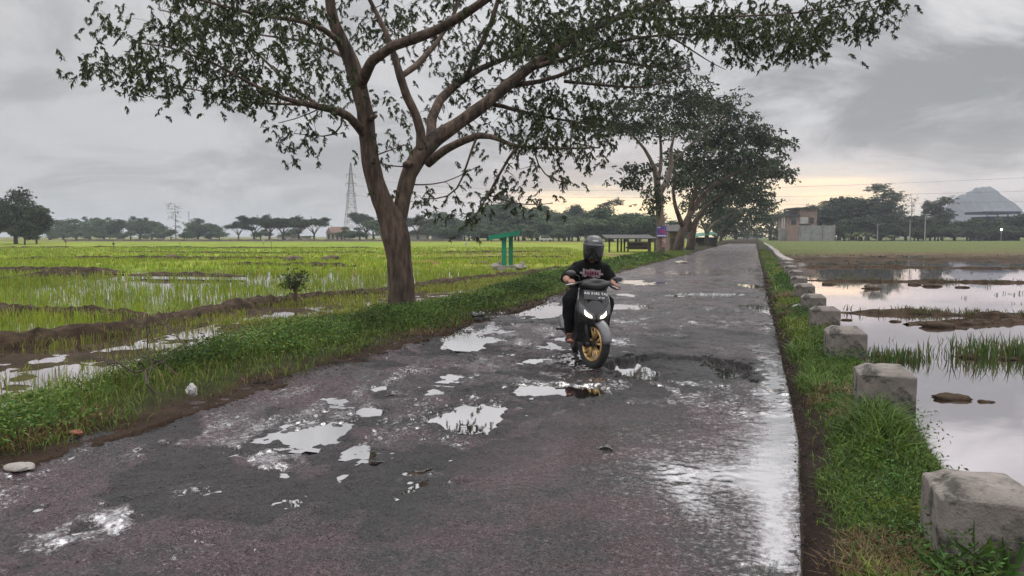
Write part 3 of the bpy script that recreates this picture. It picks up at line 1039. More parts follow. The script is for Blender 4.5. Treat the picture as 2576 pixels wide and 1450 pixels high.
def litter():
    """fallen leaves, straw and crumbs of asphalt on the bare strips beside the road"""
    rng = np.random.RandomState(19)
    b = MB()
    for side, n in ((0, 5200), (1, 4200)):
        y = 1.8 + 26 * rng.random(n) ** 1.7
        x = XL(y) + rng.normal(.02, .20, n) if side == 0 else XR(y) + rng.uniform(-.05, .22, n)
        d = x * FH[0] + y * FH[1]
        z = np.maximum(ground_height(x, y)[0], np.where((x > XL(y) - .35) & (x < XR(y)), .012, -9)) + .012
        Dv = norm(rng.normal(size=(n, 3)) * np.array([1, 1, .22]))
        s_ = np.maximum(.016, .0026 * d) * rng.uniform(.5, 1.6, n)
        leafquads(b, np.stack([x, y, z], -1), Dv, s_, s_ * rng.uniform(.25, .7, n), vary((.105, .075, .050), n, rng, .4, (.035, .027, .022), .45), rng)
    struct(b.build('leaf_litter', MT['blade']), 'stuff')


litter()
rice(); strip_grass(); verge_left(); verge_right(); water_grass(); bank_grass()


# ------------------------------------------------------------------ trees
def resample(P, R, step):
    P = np.asarray(P, float); R = np.asarray(R, float)
    s = np.r_[0, np.cumsum(np.linalg.norm(np.diff(P, axis=0), axis=1))]
    n = max(3, int(s[-1] / step) + 1)
    q = np.linspace(0, s[-1], n)
    # smooth curve through the points
    Q = np.stack([np.interp(q, s, P[:, k]) for k in range(3)], -1)
    for _ in range(2):
        Q[1:-1] = 0.25 * Q[:-2] + 0.5 * Q[1:-1] + 0.25 * Q[2:]
    return Q, np.interp(q, s, R)


def grow(b, limbs, clusters, rng, step=0.25, twig=0.006, k=0.011, sides=10, jitter=0.05, furrow=0.0):
    nodes = []; rads = []
    for P, R in limbs:
        big = furrow and R.max() > .07
        Q, r = resample(P, R, .05 if big else step)
        if jitter and not big:
            Q[1:-1] += rng.normal(size=Q[1:-1].shape) * 0.12 * r[1:-1, None]
        b.tube(Q, r, 30 if big else sides, furrow=furrow if big else 0)
        if big:
            Q, r = Q[::4], r[::4]
        nodes.append(Q); rads.append(r)
    nod = np.vstack(nodes); rad = np.concatenate(rads)
    base = nod[0]
    order = np.argsort(np.linalg.norm(clusters - limbs[0][0][-1], axis=1))
    # nodes on the bare lower trunk do not sprout
    for i in order:
        c = clusters[i]
        dist = np.linalg.norm(nod - c, axis=1)
        cost = dist + 0.25 * np.maximum(0, np.linalg.norm(nod - base, axis=1) - np.linalg.norm(c - base)) + np.where(rad > 0.16 * 1.0, 0.5, 0)
        j = int(np.argmin(cost))
        a = nod[j]; ln = dist[j]
        if ln < 0.12:
            continue
        m = max(4, min(9, int(ln / (step * 1.2)) + 3))
        t = np.linspace(0, 1, m)[:, None]
        mid = (a + c) / 2 + np.array([0, 0, 0.14 * ln]) + rng.normal(size=3) * 0.09 * ln
        Q = (1 - t) ** 2 * a + 2 * t * (1 - t) * mid + t ** 2 * c
        Q[1:-1] += rng.normal(size=Q[1:-1].shape) * 0.025 * ln
        r0 = min(rad[j] * 0.7, twig + k * ln)
        r = r0 + (twig * 0.6 - r0) * t[:, 0]
        b.tube(Q, r, 5, cap=False)
        nod = np.vstack([nod, Q[1:]]); rad = np.concatenate([rad, r[1:]])


def foliage(b, clusters, crad, nspray, nleaf, LL, LW, col, alt, rng, droop=0.55, flat=0.6, pa=0.2, amt=0.28):
    n = len(clusters)
    crad = np.broadcast_to(crad, (n,))
    Sp = np.repeat(clusters, nspray, 0) + rng.normal(size=(n * nspray, 3)) * np.array([1, 1, flat]) * np.repeat(crad, nspray)[:, None] * .62
    cc = np.repeat(1 + .16 * rng.normal(size=n), nspray)
    P = np.repeat(Sp, nleaf, 0)
    hz = norm(rng.normal(size=(len(Sp), 3)) * np.array([1, 1, .3]))
    Hz = np.repeat(hz, nleaf, 0)
    tpos = np.tile(np.linspace(0, 1, nleaf), len(Sp))[:, None]
    # leaflets hang along a short, drooping stalk
    P = P + Hz * tpos * LL * 1.5 - np.array([0, 0, 1]) * (tpos ** 1.6) * LL * 1.5 * droop
    Dv = norm(rng.normal(size=P.shape) * np.array([.8, .8, .5]) + Hz * .5 + np.array([0, 0, -droop * 1.3]))
    c = vary(col, len(P), rng, amt, alt, pa) * np.repeat(cc, nleaf)[:, None].clip(.55, 1.5)
    leafquads(b, P, Dv, LL * rng.uniform(.7, 1.35, len(P)), LW * rng.uniform(.75, 1.25, len(P)), c, rng)


def px_limb(pts, dscale=1.0):
    """(x, y, half width in photo px, distance)"""
    P = np.array([D(x, y, dd) for x, y, wd, dd in pts])
    R = np.array([wd * dd / F for x, y, wd, dd in pts])
    return P, R


def px_clusters(blobs, rng, d0):
    out = []
    for (cx, cy, rx, ry, n, dm, ds) in blobs:
        for _ in range(n):
            while True:
                a, c = rng.uniform(-1, 1, 2)
                if a * a + c * c <= 1:
                    break
            out.append(D(cx + a * rx, cy + c * ry, d0 + rng.normal(dm, ds)))
    return np.array(out)


def main_tree():
    rng = np.random.RandomState(21)
    d0 = float(depth(G(1012, 803)))
    o = G(1012, 803)
    q = d0
    limbs = [
        [(1014, 815, 42, q), (1012, 790, 37, q), (1010, 740, 33, q), (1007, 690, 31, q), (1003, 640, 31, q), (996, 595, 35, q), (988, 560, 31, q), (968, 522, 25, q - .05), (947, 470, 22.5, q - .1), (931, 410, 21, q - .15), (924, 345, 20, q - .2), (917, 275, 19.5, q - .3), (902, 215, 20, q - .35), (884, 160, 19, q - .4), (860, 105, 17, q - .5), (841, 60, 14, q - .6), (832, 15, 12, q - .7), (828, -60, 11, q - .8), (815, -190, 9, q - 1), (790, -330, 6, q - 1.2)],
        [(992, 592, 22, q + .05), (1006, 545, 21, q + .1), (1014, 492, 22, q + .2), (1030, 435, 23, q + .3), (1055, 392, 25, q + .4), (1090, 354, 23, q + .5), (1150, 313, 18, q + .6), (1220, 262, 16.5, q + .7), (1285, 208, 15.5, q + .9), (1330, 172, 14, q + 1), (1400, 122, 12, q + 1.2), (1470, 82, 10, q + 1.4), (1560, 42, 8.5, q + 1.6), (1660, 5, 7, q + 1.8), (1790, -35, 5, q + 2), (1950, -60, 3, q + 2)],
        # second limb off the left stem, arching over towards the viewer's right
        [(905, 225, 14, q - .35), (918, 190, 16, q - .6), (935, 155, 14.5, q - .9), (985, 118, 13.5, q - 1.3), (1040, 98, 14, q - 1.7), (1095, 78, 13, q - 2), (1160, 42, 12, q - 2.4), (1215, 5, 11, q - 2.7), (1300, -60, 9, q - 3), (1440, -150, 6, q - 3.4)],
        [(1060, 378, 15, q + .35), (1058, 330, 13, q + .3), (1046, 290, 12, q + .2), (1022, 240, 12, q + .1), (1006, 190, 11.5, q), (992, 140, 9, q), (972, 85, 7, q), (950, 40, 6, q), (925, -10, 5, q), (890, -110, 3, q)],
        [(1006, 195, 8, q), (1045, 172, 9, q + .3), (1085, 125, 7.5, q + .6), (1120, 80, 6, q + .8), (1150, 20, 5, q + 1), (1175, -60, 3.5, q + 1.2)],
        [(1085, 352, 15, q + .6), (1086, 300, 13.5, q + .9), (1108, 250, 12, q + 1.3), (1150, 210, 10.5, q + 1.7), (1210, 172, 8, q + 2), (1290, 140, 6, q + 2.3), (1380, 105, 4, q + 2.6)],
        [(1170, 200, 6, q + 1.7), (1200, 130, 7, q + 1.6), (1235, 60, 7, q + 1.5), (1260, -20, 6, q + 1.4), (1280, -130, 4, q + 1.3)],
        # left limb
        [(918, 345, 12, q - .2), (900, 318, 12.5, q - .5), (878, 294, 11.5, q - .8), (845, 278, 10.5, q - 1.1), (800, 268, 9, q - 1.4), (750, 258, 7, q - 1.7), (690, 240, 5.2, q - 2), (620, 205, 4, q - 2.3), (540, 160, 3, q - 2.6), (430, 120, 2.2, q - 2.8), (330, 105, 1.5, q - 3)],
        [(775, 263, 5, q - 1.5), (700, 262, 3.4, q - 1.3), (600, 258, 2.4, q - 1.2), (500, 225, 2, q - 1.1), (400, 215, 1.5, q - 1)],
        [(812, 272, 5, q - 1.3), (740, 225, 4.4, q - .9), (690, 175, 3.6, q - .6), (620, 110, 3, q - .3), (520, 50, 2.2, q), (400, 25, 1.6, q + .3)],
        [(868, 120, 9, q - .45), (820, 75, 8, q - 1), (760, 52, 6.5, q - 1.5), (680, 45, 5, q - 2), (560, 15, 3.6, q - 2.4), (430, -20, 2.4, q - 2.8)],
        [(880, 150, 6, q - .4), (840, 130, 5, q + .4), (780, 105, 4, q + 1.2), (700, 95, 3, q + 2), (600, 80, 2, q + 2.6)],
        # lower right limb and its hanging twigs
        [(1075, 412, 13, q + .35), (1120, 377, 11.5, q + .1), (1165, 355, 10.5, q - .1), (1205, 341, 9.5, q - .3), (1240, 345, 7, q - .5), (1290, 366, 5, q - .7), (1350, 372, 3.8, q - .9), (1430, 374, 3, q - 1.1), (1510, 372, 2, q - 1.2)],
        [(1200, 343, 4, q - .3), (1178, 400, 3.2, q - .3), (1163, 455, 2.8, q - .3), (1152, 490, 2.4, q - .3), (1120, 508, 2.2, q - .3), (1060, 500, 1.4, q - .3)],
        [(1300, 368, 4, q - .7), (1270, 415, 4, q - .7), (1240, 465, 3.4, q - .7), (1222, 505, 2.6, q - .7), (1195, 545, 1.8, q - .7)],
        [(1228, 490, 2.0, q - .7), (1270, 508, 1.8, q - .8), (1330, 520, 1.4, q - .9), (1390, 512, 1.0, q - 1)],
        [(1345, 385, 2.2, q - .9), (1350, 430, 2, q - .9), (1378, 455, 1.6, q - 1), (1430, 462, 1.2, q - 1.1)],
        [(1035, 465, 2.2, q + .3), (1080, 468, 1.9, q + .2), (1130, 458, 1.5, q + .1), (1200, 420, 1.2, q)],
        # right hand branches off the long limb
        [(1330, 172, 8, q + 1), (1420, 150, 6, q + .4), (1500, 118, 5, q), (1600, 95, 4, q - .3), (1720, 85, 3, q - .6), (1850, 90, 2, q - .8)],
        [(1290, 215, 8, q + .9), (1370, 205, 6, q + 1.4), (1470, 165, 5.2, q + 1.8), (1530, 150, 4.6, q + 2), (1640, 168, 3.6, q + 2.4), (1720, 172, 2.6, q + 2.6)],
        [(1420, 205, 5, q + 1.6), (1520, 215, 4, q + 2), (1610, 222, 3, q + 2.3), (1700, 200, 2, q + 2.6)],
        [(1230, 258, 7, q + .7), (1290, 275, 5.4, q + 1.4), (1350, 290, 4, q + 2), (1430, 305, 3, q + 2.4), (1500, 315, 2, q + 2.6)],
        [(1560, 42, 5, q + 1.6), (1680, 50, 4, q + .6), (1800, 40, 3.2, q - .2), (1950, 40, 2.6, q - .8), (2100, 20, 2, q - 1.2), (2220, -5, 1.4, q - 1.4)],
        [(1660, 80, 2.8, q - .4), (1715, 108, 2.4, q - .5), (1760, 140, 1.8, q - .6), (1795, 165, 1.2, q - .6), (1826, 176, .8, q - .6)],
        # sawn stubs
        [(925, 300, 9, q - .25), (940, 300, 8, q - .5), (946, 292, 5, q - .6)],
        [(1040, 415, 11, q + .3), (1024, 412, 10, q + .1), (1019, 416, 8, q)],
        # small sprouts
        [(935, 395, 2.5, q - .15), (985, 375, 1.6, q - .4), (1030, 362, 1.0, q - .6)],
        [(1018, 420, 2.0, q + .1), (960, 418, 1.6, q - .2), (935, 405, 1.0, q - .4)],
        [(862, 285, 3, q - .9), (868, 330, 2.4, q - .9), (850, 352, 2.4, q - .95), (800, 342, 1.6, q - 1), (740, 336, 1.1, q - 1)],
        [(812, 270, 2, q - 1.3), (760, 300, 1.6, q - 1.5), (700, 310, 1, q - 1.6)],
    ]
    limbs = [px_limb(l) for l in limbs]
    limbs = [limbs[0]] + [(P, R * .88) for P, R in limbs[1:]]
    B = [  # px, py, rx, ry, count, depth offset, spread
        (290, 62, 50, 55, 9, -1.8, 1.0), (228, 182, 34, 18, 7, -2.4, .4), (320, 150, 80, 38, 16, -2.2, 1.1), (420, 95, 80, 70, 18, -1.8, 1.3), (520, 90, 100, 70, 24, -1.6, 1.4),
        (420, 222, 70, 16, 8, -1.2, .5), (360, 228, 26, 18, 5, -1.2, .3), (437, 262, 14, 14, 2, -1.2, .3), (520, 262, 8, 16, 1, -1.2, .2), (520, 195, 110, 35, 16, -1.5, 1.2), (620, 130, 120, 70, 26, -1.2, 1.6), (650, 195, 130, 50, 20, -1, 1.6), (760, 165, 90, 70, 22, -.6, 1.7),
        (640, 40, 150, 60, 24, -1, 1.8), (780, 60, 100, 70, 24, -.6, 1.8), (740, 235, 80, 30, 10, -1.2, 1), (705, 310, 14, 24, 2, -1.6, .3), (760, 345, 50, 20, 6, -1.1, .4), (745, 372, 20, 18, 3, -1.1, .3), (640, 245, 60, 22, 7, -1.4, .8), (480, 30, 90, 40, 10, -1.8, 1.2),
        (850, 220, 40, 45, 9, .8, 1), (830, 290, 50, 20, 5, -1, .6), (960, 90, 80, 80, 22, .8, 1.6), (1040, 50, 90, 60, 20, .9, 1.7), (1000, 262, 60, 50, 10, 1.4, 1.0), (975, 378, 38, 26, 4, -.3, .4), (1010, 345, 28, 30, 4, -.5, .3), (925, 405, 22, 14, 2, -.4, .2),
        (1130, 130, 80, 70, 20, 1.4, 1.4), (1200, 80, 120, 80, 30, .8, 1.8), (1190, 245, 70, 45, 13, 1.8, 1.0), (1330, 75, 130, 70, 40, .6, 1.8), (1420, 90, 120, 70, 34, .8, 1.8), (1310, 130, 90, 40, 18, 1.8, 1.3), (1150, 290, 40, 40, 6, 1.6, .6), (1130, 220, 40, 40, 6, 2, .6),
        (1330, 240, 90, 50, 22, 2.0, 1.0), (1420, 270, 110, 50, 32, 2.0, 1.0), (1400, 330, 110, 32, 20, 1.4, 1.1), (1280, 320, 70, 34, 12, .6, 1.0), (1340, 355, 80, 26, 10, -.6, .8), (1440, 372, 60, 26, 10, -1, .5), (1485, 350, 40, 40, 8, -.6, .7), (1460, 400, 22, 16, 3, -1.1, .3), (1510, 300, 40, 40, 9, 1.5, .8),
        (1510, 110, 100, 60, 26, .8, 1.6), (1600, 60, 100, 60, 26, .8, 1.6), (1500, 200, 100, 40, 10, 2.2, .7), (1620, 200, 80, 40, 12, 2.4, .7), (1640, 130, 70, 40, 12, .2, 1.0), (1560, 20, 120, 50, 22, .4, 1.7),
        (1740, 50, 90, 50, 24, -.2, 1.3), (1850, 80, 70, 50, 20, -.8, .9), (1900, 50, 90, 45, 20, -.8, 1), (1960, 100, 70, 38, 16, -.9, .8), (2030, 60, 70, 50, 16, -1.0, .8), (2035, 125, 28, 22, 5, -1, .3), (1850, 130, 28, 20, 4, -.8, .3), (2090, 20, 60, 38, 10, -1.2, .6), (2185, 40, 34, 34, 7, -1.3, .3), (2190, 75, 12, 22, 2, -1.3, .2), (2230, 10, 50, 20, 6, -1.4, .3),
        (1290, 440, 50, 34, 5, -.7, .4), (1335, 425, 50, 22, 3, -.9, .3), (1235, 478, 22, 30, 5, -.7, .2), (1180, 535, 40, 14, 5, -.7, .2), (1160, 540, 20, 12, 2, -.7, .2), (1060, 492, 28, 18, 3, -.3, .2), (1055, 515, 16, 14, 2, -.3, .2), (1330, 505, 24, 14, 3, -.9, .2), (1385, 512, 18, 14, 2, -1, .2), (1422, 462, 20, 12, 2, -1.1, .2), (1110, 470, 40, 14, 2, .1, .3), (1225, 520, 16, 12, 2, -.7, .2), (1200, 410, 50, 20, 2, .2, .5), (1410, 440, 22, 12, 2, -1, .2), (1090, 495, 20, 14, 2, -.3, .2),
        # what rises above the frame
        (600, -70, 300, 80, 40, -1.2, 2.0), (1100, -90, 420, 80, 60, -.2, 2.6), (1600, -60, 350, 60, 40, .2, 2.0), (1000, -240, 450, 90, 45, -.4, 2.4), (2000, -60, 200, 50, 20, -1, 1.0)]
    B = [(a, b_, c, d_, (n if (a > 1280 and b_ < 300) else max(1, int(n * .72))), e, f) for a, b_, c, d_, n, e, f in B]
    cl = px_clusters(B, rng, q)
    # the inner crown is bare: foliage sits behind and above the big limbs
    for i in range(len(cl)):
        v = cl[i] - CAM; dd = v @ FH; vx = CX + F * (v @ RT) / (v @ FW); vy = CY - F * (v @ UP) / (v @ FW)
        if 850 < vx < 1310 and 40 < vy < 330 and dd < q + .9:
            cl[i] = CAM + v * (q + .9 + abs(rng.normal()) * 1.1) / dd
    r = thing('roadside_tree', 'large forked spreading tree with brown bark standing nearest beside the road', 'tree', o, 0, 'trees lining the road')
    b = MB(); grow(b, limbs, cl, rng, 0.22, 0.0045, 0.0075, 14, furrow=.13)
    b.build('trunk', MT['bark'], r, o, smooth=True)
    b = MB(); foliage(b, cl, .31, 6, 24, .066, .022, (.038, .051, .021), (.070, .092, .028), rng, 1.0, .62, .35, .38)
    b.build('crown', MT['leaf'], r, o)


main_tree()


def road_tree(label, d0, base, limbs, blobs, seed, crad, ns, nl, LL, LW, col, alt, bark='bark_pale'):
    rng = np.random.RandomState(seed)
    o = D(base[0], base[1], d0)
    cl = px_clusters(blobs, rng, d0)
    L_ = [px_limb([(x, y, wd, d0 + dd) for x, y, wd, dd in l]) for l in limbs]
    r = thing('roadside_tree', label, 'tree', o, 0, 'trees lining the road')
    b = MB(); grow(b, L_, cl, rng, 0.8, 0.018, 0.010, 10)
    if len(L_) == 2 and d0 > 120:
        b = MB(); grow(b, L_[:1], cl, rng, 0.8, 0.018, 0.010, 10)
        b2 = MB(); b2.tube(*resample(*L_[1], .8), 8); b2.build('limb', MT[bark], r, o, smooth=True)
    b.build('trunk', MT[bark], r, o, smooth=True)
    b = MB(); foliage(b, cl, crad * .72, max(8, int(ns * .8)), nl, LL * .85, LW * .85, col, alt, rng, .5, .42, .2, .22)
    b.build('crown', MT['leaf_far'], r, o)


GC, GA = (.042, .055, .028), (.055, .078, .034)
T2 = float(depth(G(1663, 648)))
road_tree('second tree in the roadside row, its straight pale trunk wrapped by a poster', T2, (1663, 648),
          [[(1663, 652, 14, 0), (1663, 640, 12.5, 0), (1662, 600, 11, 0), (1661, 560, 10.5, 0), (1659, 520, 10, 0), (1658, 480, 9.5, 0), (1654, 450, 8, -.3), (1648, 425, 6, -.8), (1640, 400, 4.6, -1.4), (1615, 362, 3.4, -2), (1585, 335, 2.4, -2.6)],
           [(1659, 488, 8, 0), (1668, 468, 7.5, .2), (1684, 445, 6.6, .5), (1695, 425, 6, .9), (1694, 402, 5, 1.2), (1680, 385, 4, 1.4), (1690, 350, 3, 1.8), (1720, 300, 2.2, 2)],
           [(1655, 455, 5, 0), (1660, 420, 4.4, 0), (1668, 395, 4, 0), (1660, 340, 3, 0), (1650, 280, 2.4, 0), (1660, 220, 1.8, 0)],
           [(1694, 410, 3.4, 1), (1730, 370, 2.8, 1.5), (1780, 330, 2, 2), (1820, 290, 1.5, 2.4)],
           [(1650, 430, 3, -.5), (1625, 425, 2.4, -1.2), (1600, 435, 1.6, -1.6)]],
          [(1560, 290, 80, 36, 18, -1, 1.6), (1640, 225, 80, 50, 22, 0, 2), (1690, 165, 46, 34, 11, .5, 1.5), (1640, 312, 100, 30, 26, 0, 2.4), (1720, 280, 90, 56, 32, 1, 2.2), (1745, 230, 50, 40, 10, 1, 1.5),
           (1600, 440, 34, 22, 8, -1.4, .6), (1582, 455, 22, 12, 3, -1.6, .4), (1640, 480, 20, 26, 5, -.6, .8), (1645, 515, 12, 20, 3, -.4, .6), (1530, 320, 40, 20, 5, -1.4, .8)], 22, 1.0, 12, 7, .34, .15, GC, GA)
T3 = float(depth(G(1703, 636)))
road_tree('third tree in the roadside row, its thick brown trunk leaning right over the verge', T3, (1703, 636),
          [[(1702, 640, 13, 0), (1705, 620, 12, 0), (1712, 595, 11, 0), (1720, 570, 9.5, 0), (1732, 545, 8, 0), (1750, 515, 6.5, .3), (1775, 480, 5, .8), (1820, 450, 3.8, 1.4), (1880, 425, 2.6, 2)],
           [(1720, 572, 7, 0), (1708, 548, 6, -.5), (1700, 525, 5, -1), (1690, 480, 3.6, -1.4), (1700, 430, 2.6, -1.6)],
           [(1740, 530, 5, 0), (1745, 490, 4.4, 0), (1765, 430, 3.4, 0), (1800, 380, 2.4, 0)]],
          [(1790, 250, 66, 34, 16, 1, 1.8), (1780, 325, 80, 30, 18, 1, 2), (1830, 280, 28, 20, 5, 1, 1), (1820, 345, 90, 26, 26, 1, 2.4), (1895, 330, 60, 18, 14, 1.5, 1.6), (1945, 360, 34, 12, 8, 1.8, .8), (1780, 390, 90, 34, 26, 0, 3), (1860, 300, 40, 20, 7, 1, 1.4), (1730, 420, 60, 40, 18, -.5, 2.4), (1880, 395, 70, 16, 12, 1.5, 1.5), (1955, 352, 18, 8, 3, 1.8, .5)], 23, 1.35, 12, 7, .42, .19, GC, GA, 'bark')
T4 = float(depth(G(1736, 630)))
road_tree('fourth tree in the roadside row, forked low with a limb reaching over the road', T4, (1736, 630),
          [[(1735, 634, 11, 0), (1738, 610, 10, 0), (1740, 585, 9.5, 0), (1746, 560, 7, 0), (1765, 530, 5.4, 0), (1800, 500, 4.4, .8), (1850, 470, 3.4, 1.6), (1910, 450, 2.4, 2.4), (1965, 440, 1.6, 3)],
           [(1740, 585, 7, 0), (1732, 560, 6, -.4), (1735, 530, 5, -.8), (1745, 480, 4, -1), (1770, 440, 3, -1)]],
          [(1850, 420, 100, 24, 32, 1.5, 3), (1930, 425, 55, 16, 16, 2.5, 1.6), (1975, 436, 22, 6, 4, 3, .8), (1770, 450, 70, 50, 30, -1, 3), (1840, 455, 70, 22, 14, 1, 2), (1940, 405, 30, 12, 4, 2.4, 1)], 24, 1.55, 12, 7, .48, .22, GC, GA, 'bark')
T5 = float(depth(G(1777, 621)))
road_tree('fifth tree in the roadside row, a slim pale trunk forked in a V', T5, (1777, 621),
          [[(1777, 624, 6, 0), (1777, 605, 5.5, 0), (1778, 585, 5.2, 0), (1784, 572, 4, 0), (1805, 556, 3.4, .5), (1830, 545, 2.6, 1), (1860, 520, 2, 1.6)],
           [(1778, 588, 4, 0), (1772, 570, 3.4, -.3), (1762, 555, 2.6, -.8), (1755, 535, 2, -1.2)]],
          [(1830, 480, 75, 36, 40, 0, 3), (1885, 485, 45, 24, 16, 1.5, 2), (1770, 510, 50, 36, 22, -1, 3), (1915, 500, 26, 16, 6, 2, 1), (1905, 465, 24, 14, 4, 1, 1)], 25, 1.9, 12, 7, .58, .27, GC, GA)
for k, (bx, by, dd, blobs, lab) in enumerate((
        (1800, 617, 150, [(1850, 535, 70, 24, 34, 0, 4), (1790, 545, 40, 26, 16, -1, 3), (1925, 520, 24, 14, 6, 2, 2), (1900, 545, 30, 16, 8, 1, 2)], 'sixth tree in the roadside row, dark trunk in the shade of the avenue'),
        (1812, 614, 180, [(1860, 565, 60, 18, 28, 0, 5), (1815, 575, 30, 16, 12, 0, 3)], 'small dark tree near the far end of the roadside row'),
        (1850, 611, 260, [(1850, 582, 40, 14, 16, 0, 4), (1880, 575, 30, 16, 12, 0, 4)], 'rounded dark tree closing off the far end of the road'),
        (1938, 612, 230, [(1930, 560, 26, 24, 16, 0, 4), (1942, 545, 20, 14, 6, 0, 3), (1915, 575, 24, 16, 8, 0, 3), (1948, 580, 16, 20, 8, 0, 3)], 'dark rounded tree on the right of the road just before the brick house'))):
    road_tree(lab, float(dd), (bx, by), [[(bx, by + 2, 4.5, 0), (bx + 1, by - 20, 4, 0), (blobs[0][0], blobs[0][1] + 6, 2.4, 0)], [(bx + .6, by - 13, 3, 0), (blobs[1][0], blobs[1][1] + 6, 2, 0)]],
              blobs, 30 + k, 2.2, 12, 7, .75, .38, GC, GA, 'bark' if k else 'bark_pale')


# ---- far trees: kinds built once, copied with their parts
def ell(rng, n, c, r, shell=0.35):
    v = norm(rng.normal(size=(n, 3))) * (rng.uniform(shell, 1, (n, 1)) ** .6)
    return np.array(c) + v * np.array(r)


def kind_tree(kind, seed):
    rng = np.random.RandomState(seed)
    r = thing('distant_tree', 'far tree', 'tree')
    b = MB(); f = MB()
    if kind == 'broad':           # 10 m tall, lumpy
        cl = np.vstack([ell(rng, 24, (rng.normal() * 1.9, rng.normal() * 1.9, rng.uniform(3.2, 8.0)), (1.9, 1.9, 1.5)) for _ in range(6)] + [ell(rng, 14, (rng.normal() * .8, rng.normal() * .8, 8.6), (1.2, 1.2, 1.1))])
        limbs = [(np.array([[0, 0, -.3], [.1, 0, 1.5], [.1, .1, 3.4], [0, .2, 5.5]]), np.array([.34, .28, .22, .12])), (np.array([[.1, 0, 1.8], [1.1, .4, 3.2], [2, .8, 5]]), np.array([.18, .13, .07])), (np.array([[.1, 0, 2.2], [-1, -.4, 3.6], [-1.9, -.7, 5]]), np.array([.17, .12, .06]))]
        grow(b, limbs, cl, rng, .9, .02, .012, 8)
        foliage(f, cl, .85, 9, 6, .48, .30, *(((.080, .125, .060), (.110, .150, .065)) if seed % 2 else ((.040, .056, .028), (.060, .080, .034))), rng, .3, .7, .25, .25)  # paler leaf pair has the light on left and central trees painted in
    elif kind == 'umbrella':      # flat topped rain tree 9 m tall, 12 m wide
        cl = []
        for _ in range(13):
            a = rng.uniform(0, 2 * pi); q = 5.2 * sqrt(rng.random())
            cl.append(ell(rng, 10, (q * cos(a), q * sin(a), 7.2 - .075 * q * q + rng.normal() * .5), (1.5, 1.5, .75)))
        cl = np.vstack(cl)
        limbs = [(np.array([[0, 0, -.3], [0, 0, 1.2], [.1, .1, 2.6]]), np.array([.42, .34, .28]))]
        for k in range(5):
            a = k * 2 * pi / 5 + rng.normal() * .2
            limbs.append((np.array([[.05, .05, 2.2], [1.4 * cos(a), 1.4 * sin(a), 4.2], [3.4 * cos(a), 3.4 * sin(a), 6.0]]), np.array([.2, .14, .07])))
        grow(b, limbs, cl, rng, .9, .02, .012, 8)
        foliage(f, cl, .72, 9, 6, .42, .2, (.036, .052, .026), (.055, .075, .032), rng, .3, .45, .2, .22)
    elif kind == 'slender':       # tall airy crown, 13 m
        cl = np.vstack([ell(rng, 9, (rng.normal() * .8, rng.normal() * .8, z), (1.25, 1.25, .9)) for z in np.linspace(4.0, 12.2, 8)])
        limbs = [(np.array([[0, 0, -.3], [.1, .1, 4], [0, .2, 8], [.2, 0, 12]]), np.array([.26, .2, .12, .04]))]
        grow(b, limbs, cl, rng, .9, .018, .010, 7)
        foliage(f, cl, .72, 8, 6, .44, .22, (.046, .064, .034), (.075, .09, .045), rng, .4, .6, .25, .25)
    elif kind == 'palm':          # 8 m palm
        P = np.array([[0, 0, -.3], [.15, 0, 2.5], [.25, .1, 5], [.2, .15, 7.2]])
        Q, q = resample(P, [.22, .17, .15, .13], .5)
        b.tube(Q, q, 8)
        for k in range(17):
            a = k * 2.4; el = rng.uniform(-.2, 1.1)
            t = np.linspace(0, 1, 9)[:, None]
            dv = np.array([cos(a) * cos(el), sin(a) * cos(el), sin(el)])
            C_ = Q[-1] + dv * 2.9 * t - np.array([0, 0, 1.5]) * t ** 2
            f.tube(C_, .03, 4, (.09, .11, .04))
            T = norm(np.gradient(C_, axis=0)); sd = norm(np.cross(T, [0, 0, 1.0]))
            for s_ in (-1, 1):
                PP = np.repeat(C_[1:], 3, 0) + np.repeat(T[1:], 3, 0) * np.tile(np.linspace(0, .3, 3), 8)[:, None]
                DD = norm(np.repeat(sd[1:] * s_, 3, 0) + np.repeat(T[1:], 3, 0) * .7 + np.array([0, 0, -.5]))
                leafquads(f, PP, DD, .75, .10, vary((.060, .085, .035), len(PP), rng, .2), rng)
    elif kind == 'banana':        # clump of broad arching leaves, 4 m
        for s_ in range(4):
            o2 = np.array([rng.normal() * .8, rng.normal() * .5, 0])
            hh = rng.uniform(1.4, 2.4)
            b = MB(); b.tube(np.array([o2 + [0, 0, -.2], o2 + [0, 0, hh]]), [.13, .09], 7)
            b.build('stem', MT['bark_pale'], r, smooth=True)
            f = MB()
            for k in range(8):
                a = k * 2.4 + rng.random(); t = np.linspace(0, 1, 8)[:, None]; ln = rng.uniform(1.7, 2.5)
                el = rng.uniform(.5, 1.3)
                C_ = o2 + np.array([0, 0, hh]) + np.array([cos(a) * cos(el), sin(a) * cos(el), sin(el)]) * ln * t - np.array([0, 0, 1.5]) * t ** 2
                sd = np.array([-sin(a), cos(a), 0]) * .26 * np.sin(t * pi * .92 + .15)
                V = np.stack([C_ - sd + [0, 0, -.04], C_, C_ + sd + [0, 0, -.04]], 1)
                f.loft(V, close=False, col=np.array((.10, .125, .04)) * rng.uniform(.7, 1.4))
            f.build('leaf_crown', MT['leaf_far'], r)
    elif kind == 'bare':          # tall, almost leafless
        cl = np.vstack([ell(rng, 9, (rng.normal() * .7, rng.normal() * .7, z), (1.7 + .05 * z, 1.7, .5), .6) for z in (4.5, 6.5, 8, 9.6, 11, 12)])
        limbs = [(np.array([[0, 0, -.3], [.1, 0, 4], [-.1, .1, 8], [.1, 0, 12]]), np.array([.20, .16, .11, .05]))]
        grow(b, limbs, cl, rng, .8, .025, .008, 7)
        foliage(f, cl, .5, 2, 4, .35, .16, (.06, .06, .045), None, rng, .3, .5, .0, .2)
    if kind == 'banana':
        return r
